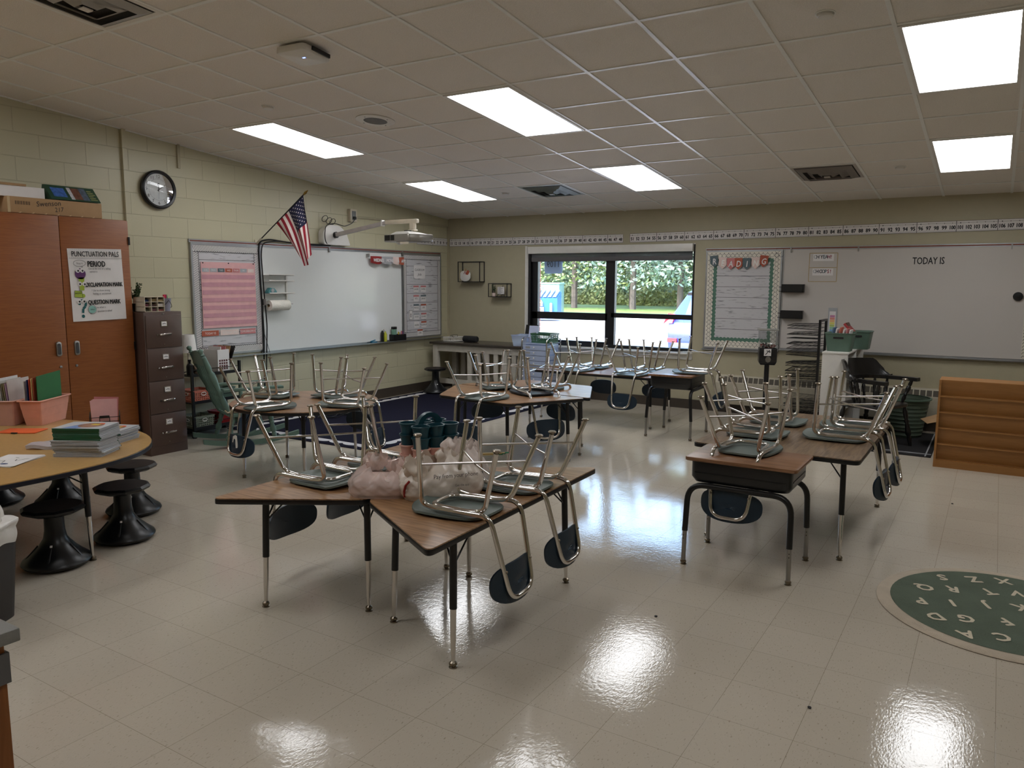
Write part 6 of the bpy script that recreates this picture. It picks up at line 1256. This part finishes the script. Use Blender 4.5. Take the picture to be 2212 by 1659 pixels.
# trash can
r = thing('trash_can', 'brown black wastebasket lined with a white bag at the left edge', 'trash can', (-3.955, 1.545, 0), rz0)
m = MB(); P0 = rrect(-.13,.13,-.165,.165,.05,5); P1 = rrect(-.155,.155,-.20,.20,.06,5); n = len(P0); m.add([(a,b_,0) for a,b_ in P0]+[(a,b_,.44) for a,b_ in P1]+[(a*.97,b_*.97,.44) for a,b_ in P1]+[(a*.96,b_*.96,.01) for a,b_ in P0], [tuple(range(n-1,-1,-1)), tuple(range(3*n,4*n))]+[(i+q*n,(i+1)%n+q*n,(i+1)%n+(q+1)*n,i+(q+1)*n) for q in range(3) for i in range(n)]); part('can', m, mat('brown black plastic', (40,34,30), .5), r, smooth=40)
def bagfn(cx_, cy_, R0, R1, z0, z1, seed, fold=.12, top=.35, sy=1):
    rn = random.Random(seed); ph = [rn.uniform(0,6.28) for _ in range(8)]
    def f(u, v):
        a = 2*PI*u; w2 = math.sin(PI*min(1, v*1.05))**.5 if v < .5 else 1
        R = (R0+(R1-R0)*v); prf = (1-(1-min(1,v*4))**2)*.12+.88 if v < .25 else 1-(v-.25)**2*(1-top)*1.3
        wr = 1+fold*(.5*math.sin(5*a+ph[0]+3*v)+.35*math.sin(9*a+ph[1]-5*v)+.25*math.sin(14*a+ph[2]+9*v)+.2*math.sin(23*a+ph[3]-14*v))*(.35+v)
        z = z0+(z1-z0)*v+fold*.13*(math.sin(7*a+ph[4]+6*v)*v+math.sin(3*a+ph[5])*v*.8)
        return (cx_+R*prf*wr*math.cos(a), cy_+R*prf*wr*math.sin(a)*sy, max(z0, z))
    return f
m = MB(); n = 72
def liner(u, v):
    a = 2*PI*u; c, s_ = math.cos(a), math.sin(a); q = (abs(c/.163)**4+abs(s_/.208)**4)**-.25; wr = 1+.05*math.sin(9*a)+.03*math.sin(17*a+1)
    if v < .45: k = 1.01+.03*math.sin(PI*v/.45); z = .375+.075*v/.45+.012*math.sin(5*a)
    elif v < .7: k = 1.03+.04*math.sin(PI*(v-.45)/.25); z = .45+.03*math.sin(PI*(v-.45)/.25*.5)
    else: k = 1.03-.75*(v-.7)/.3; z = .48+.03*math.sin(6*a)*(v-.7)/.3-.03*(v-.7)/.3
    return (q*c*k*(1+(wr-1)*v), q*s_*k*(1+(wr-1)*v), z)
m.grid(liner, n, 18); part('liner', m, mat('white liner film', (224,220,214), .4), r, smooth=70)
m = MB(); m.grid(bagfn(.03,.14,.06,.075,.40,.53,3,.2,.4), 40, 12); part('liner_knot', m, mat('white liner film', (228,222,214), .45), r, smooth=70)
# foreground cabinet
r = thing('base_cabinet', 'wooden cabinet corner with grey worktop at the lower left corner', 'cabinet', (-1.68, .72, 0))
m = MB(); m.box(-1.2,.02,-1.0,.022,.872,.90); part('worktop', m, mat('grey laminate', (128,126,122), .45, var=.05, scale=200), r, bev=.003)
m = MB(); m.box(-1.18,-.02,-.98,.0,.08,.872); part('carcass', m, wood('maple cabinet', (160,98,46), (138,80,34), (40,40,4), .4), r); m = MB(); m.box(-.02,-.001,-.95,-.002,.085,.865); d = part('door', m, wood('maple door', (156,94,44), (134,78,32), (40,40,4), .4), r)
m = MB(); m.box(-.035,.002,-.0,.004,.785,.85).box(-.001,.006,-.03,.004,.785,.85); part('hinge', m, mat('grey hinge', (110,110,112), .4, metal=.5), d)
m = MB(); m.box(-1.15,-.05,-.9,-.04,0,.08); part('plinth', m, M_base, r)

# black bin under the hexagon tables
r = thing('waste_bin', 'black rectangular bin on the floor beside the hexagon tables', 'bin', (-4.02, 5.28, 0), .3)
m = MB(); P0 = rrect(-.12,.12,-.10,.10,.03,4); P1 = rrect(-.17,.17,-.14,.14,.03,4); n = len(P0); m.add([(a,b_,0) for a,b_ in P0]+[(a,b_,.26) for a,b_ in P1]+[(a*.95,b_*.95,.26) for a,b_ in P1]+[(a*.9,b_*.9,.01) for a,b_ in P0], [tuple(range(n-1,-1,-1)), tuple(range(3*n,4*n))]+[(i+q*n,(i+1)%n+q*n,(i+1)%n+(q+1)*n,i+(q+1)*n) for q in range(3) for i in range(n)]); part('bin', m, mat('grey bin', (70,72,76), .5), r, smooth=40)
m = MB(); m.tube([(a*1.02,b_*1.02,.255) for a,b_ in P1], .012, n=6, closed=True); part('rim', m, M_black, r)

# ================= ON THE FRONT TABLES =================
def caddy(label, loc, rz, mm, grp):
    r = thing('supply_caddy', label, 'caddy', loc, rz, grp); R, h = .050, .062
    for i in range(3):
        for j in (-1, 1):
            m = MB(); m.lathe([(0,0),(R*.78,0),(R*.84,.03),(R*.96,h),(R*1.06,h),(R*1.06,h+.007),(R*.92,h+.007),(R*.74,.005),(0,.005)], 28, ((i-1)*.092, j*.068, 0), caps=False); part('cup', m, mm, r, smooth=50)
    m = MB(); m.prism(rrect(-.095,.095,-.028,.028,.02), h-.006, h); part('web', m, mm, r); return r
cl = (-2.64, 3.34); cr = 1.20
cs = [(.585,M_pinkc:=mat('blush plastic', (222,172,158), .4),'blush pink supply caddy at the bottom of the caddy stack'),(.640,M_pinkc,'blush pink supply caddy second from the bottom of the stack'),(.700,M_teal,'teal supply caddy just above the pink ones'),(.762,M_teal,'teal supply caddy with a handle on top of the stack')]
for k, (z, mm, t) in enumerate(cs):
    c = caddy(t, (cl[0], cl[1], z+.001), cr, mm, 'stacked supply caddies')
    if k == 3:
        m = MB(); P_ = [(-.085,.055),(-.06,.105),(-.02,.128),(.02,.128),(.06,.105),(.085,.055)]
        Q_ = [(-.045,.06),(-.035,.085),(-.012,.104),(.012,.104),(.035,.085),(.045,.06)]
        fo = fillet([(a,0,b_) for a,b_ in P_], .03, 4); fi = fillet([(a,0,b_) for a,b_ in Q_], .02, 4); n = len(fo)
        m.add([(p[0],-.016,p[2]) for p in fo]+[(p[0],.016,p[2]) for p in fo]+[(p[0],-.012,p[2]) for p in fi]+[(p[0],.012,p[2]) for p in fi],
              [q for i in range(n-1) for q in ((i,i+1,n+i+1,n+i),(2*n+i,3*n+i,3*n+i+1,2*n+i+1),(i,2*n+i,2*n+i+1,i+1),(n+i,n+i+1,3*n+i+1,3*n+i))]+[(0,n,3*n,2*n),(n-1,3*n-1,4*n-1,2*n-1)])
        part('handle', m, mm, c, smooth=50)
def sack(label, loc, rz, prof_w, prof_d, h, seed, lobes=((0,0,1),), knot=None, film=None, sat=None):
    r = thing('plastic_bag', label, 'bag', loc, rz, None); film = film or M_bag; rn = random.Random(seed)
    ph = [rn.uniform(0,6.28) for _ in range(10)]
    def f(u, v):
        a = 2*PI*u; c, s_ = math.cos(a), math.sin(a); e = 2.8; q = (abs(c)**e+abs(s_)**e)**(-1/e)
        body = (.93+.07*min(1,v*6)) if v < .45 else .99-.55*((v-.45)/.55)**1.7
        cr_ = sum(A_*abs(math.sin(F_*a+ph[i]+V_*v)) for i, (A_, F_, V_) in enumerate(((.05,3,4),(.035,5,-7),(.03,8,9),(.02,13,-12),(.016,19,21))))-.05
        k = body*(1+cr_*(.3+1.3*v)); z = h*v*(1+.16*math.sin(2*a+ph[6])*v)+.012*math.sin(9*a+ph[7])*v
        return (prof_w*c*q*k, prof_d*s_*q*k, max(0, z))
    m = MB(); m.grid(f, 110, 34); m.add([tuple(f(k/40, 0)) for k in range(40)], [tuple(range(39,-1,-1))]); part('film', m, film, r, smooth=80)
    if sat: m = MB(); m.prism(rrect(-prof_w*.8, prof_w*.8, -prof_d*.78, prof_d*.78, .03, 4), .004, h*.72); part('contents', m, sat, r, bev=.02, seg=3)
    for kx, ky, kz, kr, sd in (knot or ()):
        m = MB(); rn2 = random.Random(sd); p2 = [rn2.uniform(0,6.28) for _ in range(6)]
        m.grid(lambda u, v: (kx+kr*(.55+.6*math.sin(PI*v*.8))*(1+.3*math.sin(5*2*PI*u+p2[0]+6*v)+.2*math.sin(9*2*PI*u+p2[1]))*math.cos(2*PI*u), ky+kr*.8*(.55+.6*math.sin(PI*v*.8))*(1+.3*math.sin(4*2*PI*u+p2[2]-5*v))*math.sin(2*PI*u), kz+kr*2.0*v+.25*kr*math.sin(7*2*PI*u+p2[3])*v), 60, 12); part('tied_top', m, film, r, smooth=80)
    return r
sack('crumpled clear white plastic bag at the left of the bags on the front table', (-2.475, 2.765, TZ+.001), .55, .155, .11, .125, 11, knot=((-.03,0,.12,.04,1),(.06,.02,.10,.035,2)), film=frosted('thin white film', (240,222,216), .42), sat=mat('pale contents', (214,196,188), .8))
r = sack('large full white shopping bag printed Pay from your phone on the front table', (-2.235, 2.915, TZ+.001), .95, .20, .13, .175, 23, knot=((-.13,-.05,.10,.05,5),(.04,.05,.13,.038,6)), film=frosted('white shopping bag', (232,220,208), .86), sat=mat('boxed contents', (210,196,180), .8))
m = MB(); q = Matrix.Translation((.03,-.148,.115)) @ Matrix.Rotation(PI/2, 4, 'X'); text(m, 'Pay from your phone', .030, q, .85, 0); text(m, 'Get the app', .017, q @ Matrix.Translation((.03,-.045,0)), .85); part('lettering', m, mat('grey print', (70,66,66), .6), r)
m = MB(); m.tube([(-.195,-.06,.02),(-.20,-.07,.05),(-.195,-.08,.08),(-.18,-.09,.10)], .006, n=6); part('red_print', m, M_red, r)
sack('white tied plastic bag behind the shopping bag next to the caddies', (-2.27, 3.16, TZ+.001), .7, .12, .11, .165, 37, knot=((-.05,-.03,.14,.045,8),(.03,.02,.13,.04,9)), film=frosted('opaque white film', (236,224,218), .8), sat=mat('pale parcel', (220,206,200), .8))
for k, c in enumerate(((200,180,120),(190,150,90),(210,190,140))): m = MB(); m.M = Matrix.Rotation(.75, 4, 'Z'); m.cyl((0,0,0),(.12,0,.0),.0035,n=6); m.mi = 1; m.cyl((.12,0,0),(.14,0,0),.0042,n=6); single('pencil', m, [mat('pencil paint', c, .5), mat('green ferrule', (20,120,80), .5)], 'pencil with a green end poking out beside the white bags', 'pencil', (-2.20+.012*k, 3.16+.01*k, TZ+.15+.004*k), group='pencils beside the bags')
